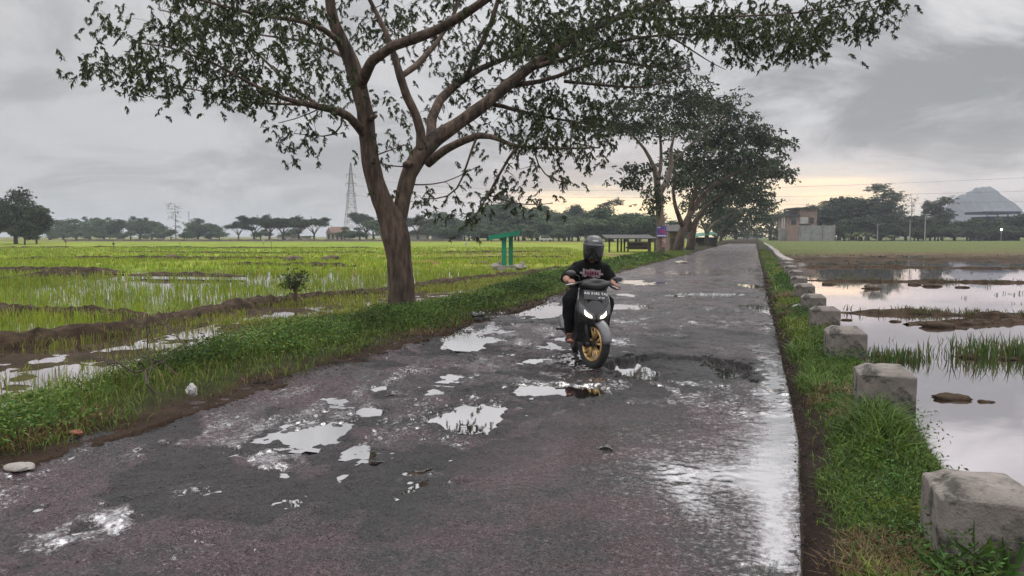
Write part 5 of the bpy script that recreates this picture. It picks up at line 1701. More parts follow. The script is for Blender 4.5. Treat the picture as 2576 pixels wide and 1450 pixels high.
def green_stand():
    c = G(1272, 676, -.25); d = float(depth(c))
    r = thing('green_stand', 'green painted stand with a slanted roof on two posts in the rice field', 'field stand', c)
    for (x, dd, wd) in ((1268, d, 12), (1285, d + .45, 11)):
        b = MB(); p = D(x, 605, dd); wv = wd * d / F
        b.box([p[0], p[1], (zpx(594, d) - .5) / 2], (wv, .16, zpx(594, d) + .5), YAW); b.build('post', MT['green'], r, c)
    # slanted tray roof, lower on the left, open to the front
    A = D(1229, 595, d - .35); B = D(1309, 582, d - .35); th = np.array([0, 0, .20]); dp = FH * 1.25
    b = MB(); b.prism([A, B, B + np.array([0, 0, .04]), A + np.array([0, 0, .04])], dp); b.build('roof', MT['green'], r, c)
    b = MB(); b.prism([A + RT * .01, B - RT * .01, B - RT * .01 - th, A + RT * .01 - th], -FH * .03); b.build('fascia', MT['green'], r, c)
    b = MB(); b.prism([B, B + dp, B + dp - th * .9, B - th * .9], RT * .04); b.build('end_board', MT['wood'], r, c)
    b = MB(); b.box(np.array(c) + [0, 0, .0] + RT * .05, (1.0, .7, .34), YAW); b.build('footing', MT['concrete'], r, c)
    for (x, y, lab) in ((1250, 672, 'pale rubble stone at the left foot of the green stand'), (1306, 673, 'pale rubble stone at the right foot of the green stand')):
        b = MB(); q = G(x, y + 3, -.25); b.ball(q + [0, 0, .08], (.42, .25, .16), 10, 7, None, .35, x); b.ball(q + np.array([.15, 0, .22]), (.12, .1, .16), 8, 6, None, .3, x + 1)
        tag(b.build('stone', MT['stone'], None, q), lab, 'stone')


green_stand()


# ------------------------------------------------------------------ poster on the second tree
def poster():
    d = T2
    red = mat('poster_red', (.50, .06, .07), .5, .05); blue = mat('poster_blue', (.085, .075, .33), .5, .12, 6.0); wht = mat('poster_white', (.62, .58, .68), .5, .05)
    def wrap(b, x0, x1, y0, y1, off, dx=0):
        # curved sheet hugging the trunk
        R = 13.0 * d / F + off
        ax = D(1662 + dx, 605, d)
        z1, z0 = zpx(y0, d), zpx(y1, d)
        a0 = (x0 - 1662) / 13.2; a1 = (x1 - 1662) / 13.2
        an = np.linspace(a0, a1, 9) * 1.15
        V = [[ax + RT * (R + e) * sin(a) - FH * (R + e) * cos(a) + np.array([0, 0, z - ax[2]]) for e in (0, .006) for z in ((z0, z1) if e == 0 else (z1, z0))] for a in an]
        b.loft(V)
    o = D(1662, 584, d)
    r = thing('poster', 'blue poster with red and white print wrapped round the second roadside tree', 'poster', o)
    b = MB(); wrap(b, 1652, 1673, 570, 597, .05); b.build('sheet', blue, r, o)
    b = MB(); wrap(b, 1652.5, 1672, 592, 595, .06)
    wrap(b, 1653, 1659, 571.5, 574, .06); b.build('white_print', wht, r, o)
    b = MB()
    for x0, x1, y0, y1 in ((1658, 1660, 577, 586), (1662, 1663.6, 577, 586), (1663.6, 1667, 577, 579), (1665.6, 1667, 579, 582), (1663.6, 1667, 581, 582.6), (1665, 1667.2, 583, 586), (1657.5, 1669, 587.5, 588.8)):
        wrap(b, x0, x1, y0, y1, .07)
    b.build('red_print', red, r, o)
    o = D(1665, 610, d)
    r = thing('poster', 'narrow torn pinkish poster below the blue one on the second roadside tree', 'poster', o)
    b = MB(); wrap(b, 1662, 1669.5, 599, 622, .075); b.build('sheet', mat('poster_pink', (.36, .17, .17), .6, .2, 5.0), r, o)
    b = MB(); wrap(b, 1667, 1668.4, 601, 612, .085); wrap(b, 1663.4, 1665.4, 604, 606, .085); b.build('white_print', wht, r, o)


poster()


# ------------------------------------------------------------------ concrete guard posts along the right verge
def guard_post(c, w_, h_, seed, label, tilt=0.0):
    import bmesh
    rng = np.random.RandomState(seed)
    x0, x1 = -w_ / 2, w_ / 2
    zb = -.35
    i = .085; hc = .055
    V = [[x0, x0 * .95, zb], [x1, x0 * .95, zb], [x1, x1 * .95, zb], [x0, x1 * .95, zb],
         [x0, x0 * .95, h_ - hc], [x1, x0 * .95, h_ - hc], [x1, x1 * .95, h_ - hc], [x0, x1 * .95, h_ - hc],
         [x0 + i, x0 + i, h_], [x1 - i, x0 + i, h_], [x1 - i, x1 - i, h_], [x0 + i, x1 - i, h_]]
    Fc = [[3, 2, 1, 0]] + [[k, (k + 1) % 4, 4 + (k + 1) % 4, 4 + k] for k in range(4)] + [[4 + k, 4 + (k + 1) % 4, 8 + (k + 1) % 4, 8 + k] for k in range(4)] + [[8, 9, 10, 11]]
    b = MB(); b.add(np.array(V), Fc)
    ob = b.build('guard_post', MT['post_concrete'])
    me = ob.data
    bm = bmesh.new(); bm.from_mesh(me)
    bmesh.ops.bevel(bm, geom=bm.edges[:], offset=.012, segments=2, profile=.6, affect='EDGES')
    bmesh.ops.subdivide_edges(bm, edges=bm.edges[:], cuts=3, use_grid_fill=True)
    for v in bm.verts:
        n_ = float(fbm(np.array(v.co.x * 9 + v.co.z * 5 + seed), np.array(v.co.y * 9 - v.co.z * 6), 3, seed))
        v.co += v.normal * (.007 * n_ - .030 * max(0, n_ - .45))
    bm.to_mesh(me); bm.free()
    ob.location = tuple(float(q) for q in c); ob.rotation_euler = (tilt, -tilt * .6, rng.normal() * .03)
    tag(ob, label, 'guard post', 'concrete guard posts along the right verge')
    return ob


MT['post_concrete'] = mat('post_concrete', (0.215, 0.188, 0.168), 0.8, 0.22, 9.0, 0.5, 70.0, stain=(0.062, 0.057, 0.048), srange=(.50, .60), sscale=5.0, spec=0.3)
PW = [(3.85, 1.02, .385, 'nearest weathered concrete guard post, cut by the lower right frame corner'), (6.8, 1.06, .42, 'second guard post from the camera, half hidden by tall grass'),
      (9.6, 1.06, .42, 'third guard post from the camera, with a dark mossy chamfered top'), (12.35, 1.06, .42, 'fourth guard post from the camera, directly behind the mossy one'),
      (14.9, 1.08, .42, 'fifth guard post from the camera, just before the bushy weeds'), (18.2, 1.12, .42, 'sixth guard post from the camera, behind the bushy weeds'), (21.6, 1.18, .42, 'seventh guard post from the camera along the verge'),
      (25.5, 1.30, .42, 'eighth guard post from the camera along the verge'), (29.5, 1.32, .42, 'ninth guard post from the camera along the verge'), (33.5, 1.35, .42, 'tenth guard post from the camera along the verge'), (38, 1.38, .42, 'farthest guard post, last before the pale parapet begins')]
for k, (yy, xx, hh, lab) in enumerate(PW):
    guard_post((xx, yy, 0), .42 + .01 * (k % 3), hh, 40 + k, lab, .02 * (k % 3 - 1))


def parapet():
    b = MB()
    ring = []
    for y in np.linspace(45, 170, 40):
        x = 1.75 + .15 * fbm(y * .1, y * 0, 2, 5)
        z = .16
        ring.append([[x, y, -.4], [x, y, z], [x + .45, y, z], [x + .45, y, -.4]])
    b.loft(ring)
    tag(b.build('parapet', MT['concrete'], None, (1.75, 45, 0)), 'low pale concrete parapet running along the right verge into the distance', 'parapet')


parapet()


# ------------------------------------------------------------------ loose things on the verges and in the fields
def lump(name, px, py, z, size, mt, label, cat, seed, group=None, noise=.35, sink=.35):
    q = G(px, py, z)
    b = MB(); b.ball(q + np.array([0, 0, size[2] * (1 - sink) - size[2] * .5]), size, 22, 14, None, noise, seed)
    return tag(b.build(name, MT[mt], None, q, True), label, cat, group)


lump('stone', 52, 1176, .02, (.10, .07, .022), 'concrete', 'flat pale stone at the left frame edge beside the asphalt', 'stone', 1)
lump('stone', 1165, 772, -.05, (.26, .22, .20), 'concrete', 'grey concrete block half sunk in the verge right of the forked tree', 'stone', 3, noise=.14)
lump('stone', 1716, 663, .02, (.38, .25, .12), 'stone', 'pale stone lying at the road edge near the poster tree', 'stone', 4)
lump('stone', 480, 915, -.05, (.22, .18, .15), 'stone', 'pale boulder lump in the weeds above the white plastic bag', 'stone', 8)
lump('brick_fragment', 192, 1090, .04, (.06, .03, .02), 'brickred', 'reddish brick fragment in the dry grass of the left verge', 'brick', 6)
for k, (px, py, sz, mt_, lab) in enumerate(((740, 657, (.75, .5, .30), 'straw', 'brown straw heap in the rice field left of the forked tree'), (836, 656, (.7, .5, .34), 'straw', 'brown straw heap nearest the forked tree on its left'), (441, 653, (.6, .4, .34), 'straw', 'brown straw heap under the tall bare tree'), (1072, 664, (.8, .4, .18), 'brickred', 'reddish clay heap in the rice just right of the forked trunk'), (1208, 664, (.5, .4, .14), 'straw', 'flat brown heap left of the green stand'))):
    lump('straw_heap' if mt_ == 'straw' else 'clay_heap', px, py, -.25, sz, mt_, lab, 'heap', 70 + k, 'heaps in the rice field', .5)
CL = [(2354, 822, .20, 'largest mud clod with grass in the first flooded paddy'), (2385, 1003, .13, 'trampled grassy mud clod in the near water right of the second post'), (2190, 727, .22, 'left dark clod in the second flooded paddy'), (2340, 721, .22, 'wide dark clod in the middle of the second flooded paddy'), (2300, 717, .16, 'small clod beside the wide one in the second flooded paddy'), (2420, 724, .14, 'rightmost small clod in the second flooded paddy'), (2130, 806, .07, 'tiny clod by the fourth guard post in the first paddy'), (2250, 810, .08, 'small clod left of the largest one in the first paddy'), (2085, 716, .18, 'clod close to the bank behind the posts'), (2530, 905, .10, 'low clod under the tall water grass at right'), (2480, 1012, .05, 'speck of mud alone in the near water at right'), (2440, 900, .12, 'muddy mound under the densest water grass')]
for k, (px, py, s_, lab) in enumerate(CL):
    lump('mud_clod', px, py, ZWR, (s_ * 1.5, s_ * .9, s_ * .42), 'mud', lab, 'clod', 90 + k, 'mud clods in the flooded paddies', .42, .5)


def plastic_bag():
    rng = np.random.RandomState(8)
    q = G(483, 996, .10)
    b = MB(); b.ball(q + [0, 0, .05], (.05, .04, .042), 18, 12, None, .6, 8)
    tag(b.build('plastic_bag', MT['plastic_white'], None, q), 'crumpled white plastic bag caught in the weeds of the left verge', 'bag')
    q = G(1205, 800, .05)
    b = MB(); b.ball(q + [0, 0, .03], (.13, .07, .06), 14, 9, None, .7, 3)
    tag(b.build('plastic_bag', mat('black_plastic', (.02, .02, .02), .35, .1), None, q), 'small black plastic bag lying at the road edge right of the forked tree', 'bag')
    q = G(1210, 794, .06)
    b = MB(); b.ball(q + [0, 0, .04], (.05, .03, .03), 12, 8, None, .7, 5)
    tag(b.build('paper_scrap', MT['plastic_white'], None, q), 'white paper scrap on the black plastic bag', 'litter')
    q = G(2170, 763, .12)
    b = MB(); b.ball(q + [0, 0, .03], (.10, .06, .04), 12, 8, None, .8, 9)
    tag(b.build('plastic_wrapper', MT['plastic_white'], None, G(2005, 768, .1)), 'white plastic wrapper in the grass before the fifth guard post', 'litter') if False else None
    q = G(2012, 772, .12)
    b = MB(); b.ball(q + [0, 0, .02], (.10, .05, .03), 12, 8, None, .8, 11)
    tag(b.build('plastic_wrapper', MT['plastic_white'], None, q), 'white plastic wrapper in the grass left of the fourth guard post', 'litter')


plastic_bag()


def culvert_ring():
    q = G(812, 862, -.10)
    r = thing('culvert_ring', 'half buried concrete culvert ring overgrown by weeds left of the forked tree', 'culvert', q)
    b = MB(); ring = []
    for a in np.linspace(0, pi, 19):
        dv = np.array([cos(a) * RT[0], cos(a) * RT[1], sin(a) * .8])
        ring.append([q + dv * .33, q + dv * .39, q + dv * .39 + FH * .5, q + dv * .33 + FH * .5])
    b.loft(ring); b.build('ring', mat('dirty_concrete', (.20, .175, .15), .9, .3, 8.0, .6, 40), r, q)
    b = MB(); b.add(np.array([q + RT * cos(a) * .335 + FH * .03 + np.array([0, 0, sin(a) * .27]) for a in np.linspace(0, pi, 13)]), [list(range(13))]); b.build('mud_fill', MT['straw'], r, q)


culvert_ring()


def dead_branches():
    rng = np.random.RandomState(77)
    for k, (x0, y0, x1, y1, lab) in enumerate(((470, 948, 270, 925, 'largest dry branch lying over the flooded strip beside the weeds'), (400, 990, 225, 905, 'bare dry branch sticking out left of the largest one'), (520, 905, 690, 860, 'thin dry branch reaching right above the weeds'), (470, 880, 395, 822, 'thin dry twig standing up behind the pale boulder'))):
        a = G(x0, y0, .08); c = D(x1, y1, float(depth(a)) * 1.08)
        b = MB(); t = np.linspace(0, 1, 9)[:, None]
        Q = a * (1 - t) + c * t + np.array([0, 0, .12]) * np.sin(t * pi) + rng.normal(size=(9, 3)) * .025
        b.tube(Q, np.linspace(.013, .004, 9), 5)
        for j in range(2, 9):
            for s_ in range(2):
                e = Q[j - 1] + norm(rng.normal(size=3) + np.array([0, 0, .5])) * rng.uniform(.15, .40) + (c - a) * .08
                m = (Q[j - 1] + e) / 2 + rng.normal(size=3) * .03
                b.tube([Q[j - 1], m, e], [.006, .004, .002], 4)
        tag(b.build('dead_branch', MT['wood'], None, a), lab, 'branch', 'dead branches on the left bank')
    q = G(371, 880, -.3); d = float(depth(q))
    b = MB(); b.tube([q - [0, 0, .1], D(371, 850, d), D(368, 822, d), D(370, 795, d)], [.012, .011, .009, .006], 6)
    tag(b.build('stick', MT['wood'], None, q), 'thin upright stick planted in the mud left of the weeds', 'stick')
    for (px, py, d_, lab) in ((1172, 625, 110., 'small white bag on a stick in the rice right of the forked trunk'), (663, 620, 130., 'small white marker in the rice below the dark grove'), (452, 620, 130., 'small white marker in the rice below the bare tree'), (165, 632, 105., 'dark marker post in the rice at far left'), (285, 640, 80., 'thin stake with a scrap of cloth in the left rice field'), (682, 640, 85., 'thin bare stake in the rice below the flat topped grove')):
        o = frame_at(px, d_)
        r = thing('field_marker', lab, 'marker', o, 0, 'markers standing in the rice field')
        b = MB(); b.tube([o - [0, 0, .1], o + [0, 0, .75 if 'white' in lab else 1.2]], .025, 5); b.build('stake', MT['wood'], r, o)
        if 'bare' not in lab:
            b = MB(); b.ball(o + [0, 0, .62 if 'white' in lab else .95], (.14, .12, .26) if 'white' in lab else (.12, .1, .14), 10, 7, None, .4, 3); b.build('cloth', MT['plastic_white'] if 'white' in lab else MT['straw'], r, o)


dead_branches()


def parked_van():
    d = 195.
    o = frame_at(1373, d)
    r = thing('parked_van', 'small white van parked in front of the far treeline left of the helmet', 'van', o)
    b = MB()
    for (x0, x1, z0, z1) in ((-1.7, 1.7, .35, .95),):
        b.box(o + np.array([0, 0, (z0 + z1) / 2]), (x1 - x0, 1.5, z1 - z0), YAW)
    A = [o + RT * x + np.array([0, 0, z]) - FH * .7 for x, z in ((-1.6, .95), (1.2, .95), (.7, 1.55), (-1.5, 1.55))]
    b.prism(A, FH * 1.4); b.build('body', MT['white'], r, o)
    b = MB(); A = [o + RT * x + np.array([0, 0, z]) - FH * .72 for x, z in ((-1.3, 1.0), (1.0, 1.0), (.6, 1.45), (-1.3, 1.45))]
    b.prism(A, -FH * .02); b.build('window', MT['window'], r, o)
    for s_ in (-1.1, 1.1):
        b = MB(); c = o + RT * s_ + np.array([0, 0, .3]); b.tube([c - FH * .8, c - FH * .6], .3, 12); b.build('wheel', MT['darkroof'], r, o)


parked_van()


# ------------------------------------------------------------------ scooter and rider
BP = G(1484, 928)
BTH = atan2(-BP[1], -BP[0]) - pi / 2 + radians(9)      # local +Y looks at the camera, a little to its right
BROT = (0.0, radians(-4.2), BTH)
MT['gloss_black'] = mat('gloss_black_paint', (.012, .012, .013), .34, .15, 14, spec=.4, coat=.15)
MT['matt_black'] = mat('matt_black_plastic', (.020, .020, .021), .5, .1, 20)
MT['grey_plastic'] = mat('grey_plastic', (.055, .056, .058), .35, .1, 12, coat=.2)
MT['gold'] = mat('gold_alloy', (.58, .39, .17), .38, .1, 10, metal=.6)
MT['rubber'] = mat('tyre_rubber', (.016, .016, .016), .75, .2, 30, .4, 80)
MT['chrome'] = mat('pale_reflector', (.55, .56, .56), .2, .05, metal=.7)
MT['reflector'] = mat('headlight_bowl', (.10, .10, .10), .25, .25, 30, metal=.3)
MT['headlight'] = mat('headlight_lens', (.9, .9, .88), .2, .0, emit=(1.0, .86, .62), estr=3.2)
MT['shirt'] = mat('black_cotton', (.011, .011, .012), .9, .2, 20, spec=.15)
MT['trousers'] = mat('black_trousers', (.013, .013, .015), .9, .2, 18, spec=.15)
MT['skin'] = mat('skin', (.34, .165, .115), .55, .10, 8)
MT['helmet'] = mat('helmet_shell', (.028, .029, .030), .25, .1, 10, coat=.7)
MT['visor'] = mat('dark_visor', (.008, .008, .009), .12, .0, spec=.6)
MT['plate_white'] = mat('plate_white', (.62, .62, .60), .6, .05)
MT['sandal'] = mat('brown_sandal', (.075, .025, .020), .7, .2, 20)


def torus(b, c, R, r, axis=0, n=40, m=12, sq=1.0, steer=None):
    A = np.linspace(0, 2 * pi, n + 1)
    ph = np.linspace(0, 2 * pi, m, endpoint=False)
    V = np.zeros((n + 1, m, 3))
    for i, a in enumerate(A):
        rr = R + r * np.cos(ph)
        V[i, :, 0] = r * sq * np.sin(ph); V[i, :, 1] = rr * cos(a); V[i, :, 2] = rr * sin(a)
    V = V + np.asarray(c, float)
    if steer is not None:
        V = steer(V)
    b.loft(V, cap=False)


def scooter():
    r = thing('scooter', 'black motor scooter with gold wheels and both headlights on', 'scooter', BP, 0)
    r.rotation_euler = BROT
    sa = radians(24)
    RS = np.array([[cos(sa), -sin(sa), 0], [sin(sa), cos(sa), 0], [0, 0, 1]])
    piv = np.array([0, -.06, 0])
    st = lambda V: (np.asarray(V, float) - piv) @ RS.T + piv

    def wheel(y, steer):
        f = steer or (lambda V: np.asarray(V, float))
        b = MB(); b.tube(f([[-.055, y, .285], [.055, y, .285]]), .035, 12); b.tube(f([[-.062, y, .285], [-.058, y, .285]]), .10, 20)
        h = b.build('wheel', MT['matt_black'], r)
        b = MB(); torus(b, (0, y, .285), .240, .046, sq=1.05, steer=f); b.build('tyre', MT['rubber'], h, smooth=True)
        b = MB(); torus(b, (0, y, .285), .188, .020, sq=2.1, steer=f)
        for k in range(5):
            a = k * 2 * pi / 5 + .3
            for da in (-.20, .20):
                p0 = [0.0, y + .035 * cos(a), .285 + .035 * sin(a)]; p1 = [0.03, y + .18 * cos(a + da), .285 + .18 * sin(a + da)]
                b.tube(f([p0, p1]), [.017, .011], 6); p1[0] = -.03; b.tube(f([p0, p1]), [.017, .011], 6)
        b.build('rim', MT['gold'], h, smooth=True)
    wheel(0.0, st); wheel(-1.28, None)
    # front fork
    b = MB()
    for s in (-1, 1):
        b.tube(st([[.078 * s, 0, .285], [.080 * s, -.05, .45], [.075 * s, -.11, .64]]), [.022, .026, .024], 10)
        b.ball(st([.078 * s, 0, .285]), .03, 10, 8)
    b.build('fork', MT['matt_black'], r, smooth=True)
    # mudguard: curved shell over the tyre
    b = MB(); rings = []
    for a in np.radians(np.linspace(8, 168, 22)):
        ring = []
        wv = .078 - .02 * abs(cos(a)) ** 3
        for q in np.linspace(-1, 1, 9):
            rr = .318 - .055 * q * q
            ring.append([wv * q, rr * cos(a), .285 + rr * sin(a)])
        for q in np.linspace(1, -1, 9):
            rr = .308 - .055 * q * q
            ring.append([wv * .93 * q, rr * cos(a), .285 + rr * sin(a)])
        rings.append(ring)
    b.loft(st(np.array(rings))); b.build('mudguard', mat('grey_mudguard', (.13, .13, .135), .25, .08, 12, coat=.6), r, smooth=True)
    # fairing
    zs = np.array([.50, .54, .58, .63, .68, .74, .80, .86, .92, .96])
    ws = np.array([.085, .135, .168, .192, .200, .197, .186, .172, .152, .120])
    ys = np.array([.08, .125, .145, .135, .105, .06, .015, -.03, -.08, -.12])
    def Sf(x, z):
        x = np.asarray(x, float); z = np.asarray(z, float)
        wv = np.interp(z, zs, ws); y = np.interp(z, zs, ys)
        return y - .17 * np.clip(np.abs(x) / wv, 0, 1) ** 2.2
    rings = []
    for z in np.linspace(.50, .96, 30):
        wv = np.interp(z, zs, ws); t = np.linspace(-1, 1, 27)
        fr = [[wv * q, float(Sf(wv * q, z)), z] for q in t]
        bk = [[wv * .92, -.25, z], [0, -.28, z], [-wv * .92, -.25, z]]
        rings.append(fr + bk)
    b = MB(); b.loft(np.array(rings)); b.build('front_fairing', MT['gloss_black'], r, smooth=True)
    def patch(up_, lo, off, thick, m, name, parent=r, rows=6):
        b = MB()
        u = np.linspace(0, 1, 24); tu = np.linspace(0, 1, len(up_)); tl = np.linspace(0, 1, len(lo))
        U = np.stack([np.interp(u, tu, [p[k] for p in up_]) for k in (0, 1)], -1)
        Lw = np.stack([np.interp(u, tl, [p[k] for p in lo]) for k in (0, 1)], -1)
        V = []
        for i in range(24):
            fr = [U[i] * (1 - v) + Lw[i] * v for v in np.linspace(0, 1, rows)]
            V.append([[p[0], float(Sf(p[0], p[1])) + off, p[1]] for p in fr] + [[p[0], float(Sf(p[0], p[1])) + off - thick, p[1]] for p in fr[::-1]])
        b.loft(np.array(V))
        return b.build(name, m, parent, smooth=False)
    for s in (1, -1):
        hl = patch([(.012 * s, .628), (.06 * s, .648), (.11 * s, .688), (.178 * s, .762)], [(.008 * s, .572), (.06 * s, .574), (.12 * s, .588), (.172 * s, .628)], .004, .02, MT['reflector'], 'headlight')
        patch([(.050 * s, .618), (.072 * s, .628), (.102 * s, .650), (.125 * s, .672)], [(.044 * s, .590), (.072 * s, .593), (.106 * s, .606), (.126 * s, .630)], .010, .012, MT['headlight'], 'lens', hl)
        patch([(.186 * s, .768), (.178 * s, .83), (.162 * s, .90)], [(.176 * s, .768), (.170 * s, .83), (.156 * s, .90)], .005, .012, MT['chrome'], 'light_strip')
    # number plate on the upper fairing
    nrm = np.array([0, .80, .60]); upv = np.array([0, -.60, .80]); c = np.array([0, float(Sf(0, .838)) + .004, .838])
    RP = np.stack([[1, 0, 0], upv, nrm], -1)
    b = MB(); b.box(c, (.265, .125, .006), R=RP); pl = b.build('number_plate', MT['matt_black'], r)
    def text(body, size, xoff, yoff, name='lettering'):
        cu = bpy.data.curves.new(name, 'FONT'); cu.body = body; cu.size = size; cu.extrude = .0012; cu.align_x = 'CENTER'; cu.align_y = 'CENTER'; cu.offset = .0008; cu.space_character = 1.12
        ob = bpy.data.objects.new(name, cu); COL.objects.link(ob)
        bpy.context.view_layer.update()
        me = bpy.data.meshes.new_from_object(ob.evaluated_get(bpy.context.evaluated_depsgraph_get()))
        bpy.data.objects.remove(ob); bpy.data.curves.remove(cu)
        o = bpy.data.objects.new(name, me); COL.objects.link(o); me.materials.clear(); me.materials.append(MT['plate_white'])
        R3 = np.stack([[-1, 0, 0], upv, nrm], -1)
        p = c + nrm * .0045 + np.array([-1, 0, 0]) * xoff + upv * yoff
        m4 = Matrix([[*R3[0], p[0]], [*R3[1], p[1]], [*R3[2], p[2]], [0, 0, 0, 1]])
        me.transform(m4); o.parent = pl
        return o
    text('AG 5182 TAJ', .044, 0, .018); text('09\u00b727', .026, .065, -.035)
    # handlebar cowl, grips, levers, mirrors
    b = MB(); b.ball([0, -.15, .945], [.185, .11, .070], 28, 16, None, .28, 4); b.build('handlebar_cowl', MT['matt_black'], r, smooth=True)
    b = MB(); b.ball([-.02, -.12, .985], [.085, .06, .035], 20, 10, None, .3, 9); b.build('instrument_panel', MT['grey_plastic'], r, smooth=True)
    b = MB(); b.tube([[.34, -.06, .945], [.16, -.12, .965], [0, -.17, .97], [-.16, -.22, .955], [-.31, -.28, .925]], .012, 8); hb = b.build('handlebar', MT['matt_black'], r, smooth=True)
    for p, q in (([.22, -.10, .956], [.35, -.056, .942]), ([-.20, -.235, .948], [-.32, -.284, .922])):
        b = MB(); b.tube([p, q], .018, 10); b.build('grip', MT['rubber'], hb, smooth=True)
        b = MB(); p, q = np.array(p), np.array(q); b.tube([p + [0, .03, .0], (p + q) / 2 + [0, .06, -.005], q + [0, .055, -.01]], .007, 6); b.build('brake_lever', MT['chrome'], hb, smooth=True)
    for s, base, hc in ((1, [.17, -.12, .98], [.285, -.12, 1.065]), (-1, [-.17, -.20, .97], [-.275, -.22, 1.03])):
        b = MB(); base = np.array(base); hc = np.array(hc); b.tube([base, base + [0.03 * s, 0, .06], hc - [.03 * s, 0, .01]], .007, 6); mm = b.build('mirror', MT['matt_black'], r, smooth=True)
        b = MB(); b.ball(hc, [.058, .022, .032], 20, 12); b.build('mirror_housing', MT['grey_plastic'], mm, smooth=True)
    # leg shield, floorboard, body, seat
    rings = []
    for z, wv, y0, y1 in ((.20, .12, -.30, -.17), (.28, .155, -.30, -.10), (.40, .165, -.29, -.06), (.52, .175, -.28, .0), (.62, .18, -.27, .02)):
        rings.append([[-wv, y0, z], [wv, y0, z], [wv, y1 - .06, z], [wv * .55, y1, z], [-wv * .55, y1, z], [-wv, y1 - .06, z]])
    b = MB(); b.loft(np.array(rings)); b.build('leg_shield', MT['gloss_black'], r)
    b = MB(); b.box((0, -.45, .235), (.34, .42, .05)); b.build('floorboard', MT['matt_black'], r)
    rings = []
    for y, wv, z0, z1 in ((-.62, .10, .25, .66), (-.75, .135, .26, .70), (-1.0, .145, .32, .74), (-1.3, .12, .45, .80), (-1.52, .06, .62, .82)):
        rings.append([[-wv, y, z0], [wv, y, z0], [wv * 1.05, y, (z0 + z1) / 2], [wv * .8, y, z1], [-wv * .8, y, z1], [-wv * 1.05, y, (z0 + z1) / 2]])
    b = MB(); b.loft(np.array(rings)); b.build('rear_body', MT['gloss_black'], r)
    rings = []
    for y, wv, z1 in ((-.60, .07, .72), (-.72, .12, .765), (-.95, .135, .775), (-1.12, .125, .80), (-1.42, .08, .845)):
        rings.append([[wv * cos(a), y, z1 - .055 + .055 * sin(a) * (1 if sin(a) > 0 else .6)] for a in np.linspace(0, 2 * pi, 14, endpoint=False)])
    b = MB(); b.loft(np.array(rings)); b.build('seat', MT['matt_black'], r, smooth=True)
    for s in (-1, 1):
        b = MB(); b.tube([[.14 * s, -.80, .34], [.33 * s, -.80, .335]], [.016, .013], 8); b.build('footpeg', MT['rubber'], r)
    b = MB(); b.tube([[.15, -.75, .28], [.17, -1.1, .30], [.17, -1.5, .40]], [.035, .05, .055], 12); b.build('exhaust', MT['grey_plastic'], r, smooth=True)


scooter()


def capsule(b, pts, rad):
    for (p, q), (r0, r1) in zip(zip(pts[:-1], pts[1:]), zip(rad[:-1], rad[1:])):
        p = np.array(p, float); q = np.array(q, float)
        b.tube([p, p * .75 + q * .25, p * .5 + q * .5, p * .25 + q * .75, q], np.linspace(r0, r1, 5), 14)
        b.ball(p, r0, 14, 10)
    b.ball(pts[-1], rad[-1], 14, 10)


def fused(name, b, voxel, m, parent=None, it=6, wr=0.0, seed=0, sc=14):
    ob = b.build(name, m, parent)
    md = ob.modifiers.new('r', 'REMESH'); md.mode = 'VOXEL'; md.voxel_size = voxel; md.use_smooth_shade = True
    ms = ob.modifiers.new('s', 'SMOOTH'); ms.iterations = it; ms.factor = .5
    bpy.context.view_layer.update()
    bake(ob)
    me = ob.data
    if not me.materials:
        me.materials.append(m)
    n = len(me.vertices)
    if wr and n:
        co = np.zeros(n * 3); no = np.zeros(n * 3)
        me.vertices.foreach_get('co', co); me.vertices.foreach_get('normal', no)
        co = co.reshape(-1, 3); no = no.reshape(-1, 3)
        k = fbm(co[:, 0] * sc + co[:, 2] * sc * .5, co[:, 1] * sc - co[:, 2] * sc * .8, 3, seed)
        co = co + no * (wr * k)[:, None]
        me.vertices.foreach_set('co', co.astype(np.float32).ravel())
    me.polygons.foreach_set('use_smooth', np.ones(len(me.polygons), bool))
    me.update()
    return ob


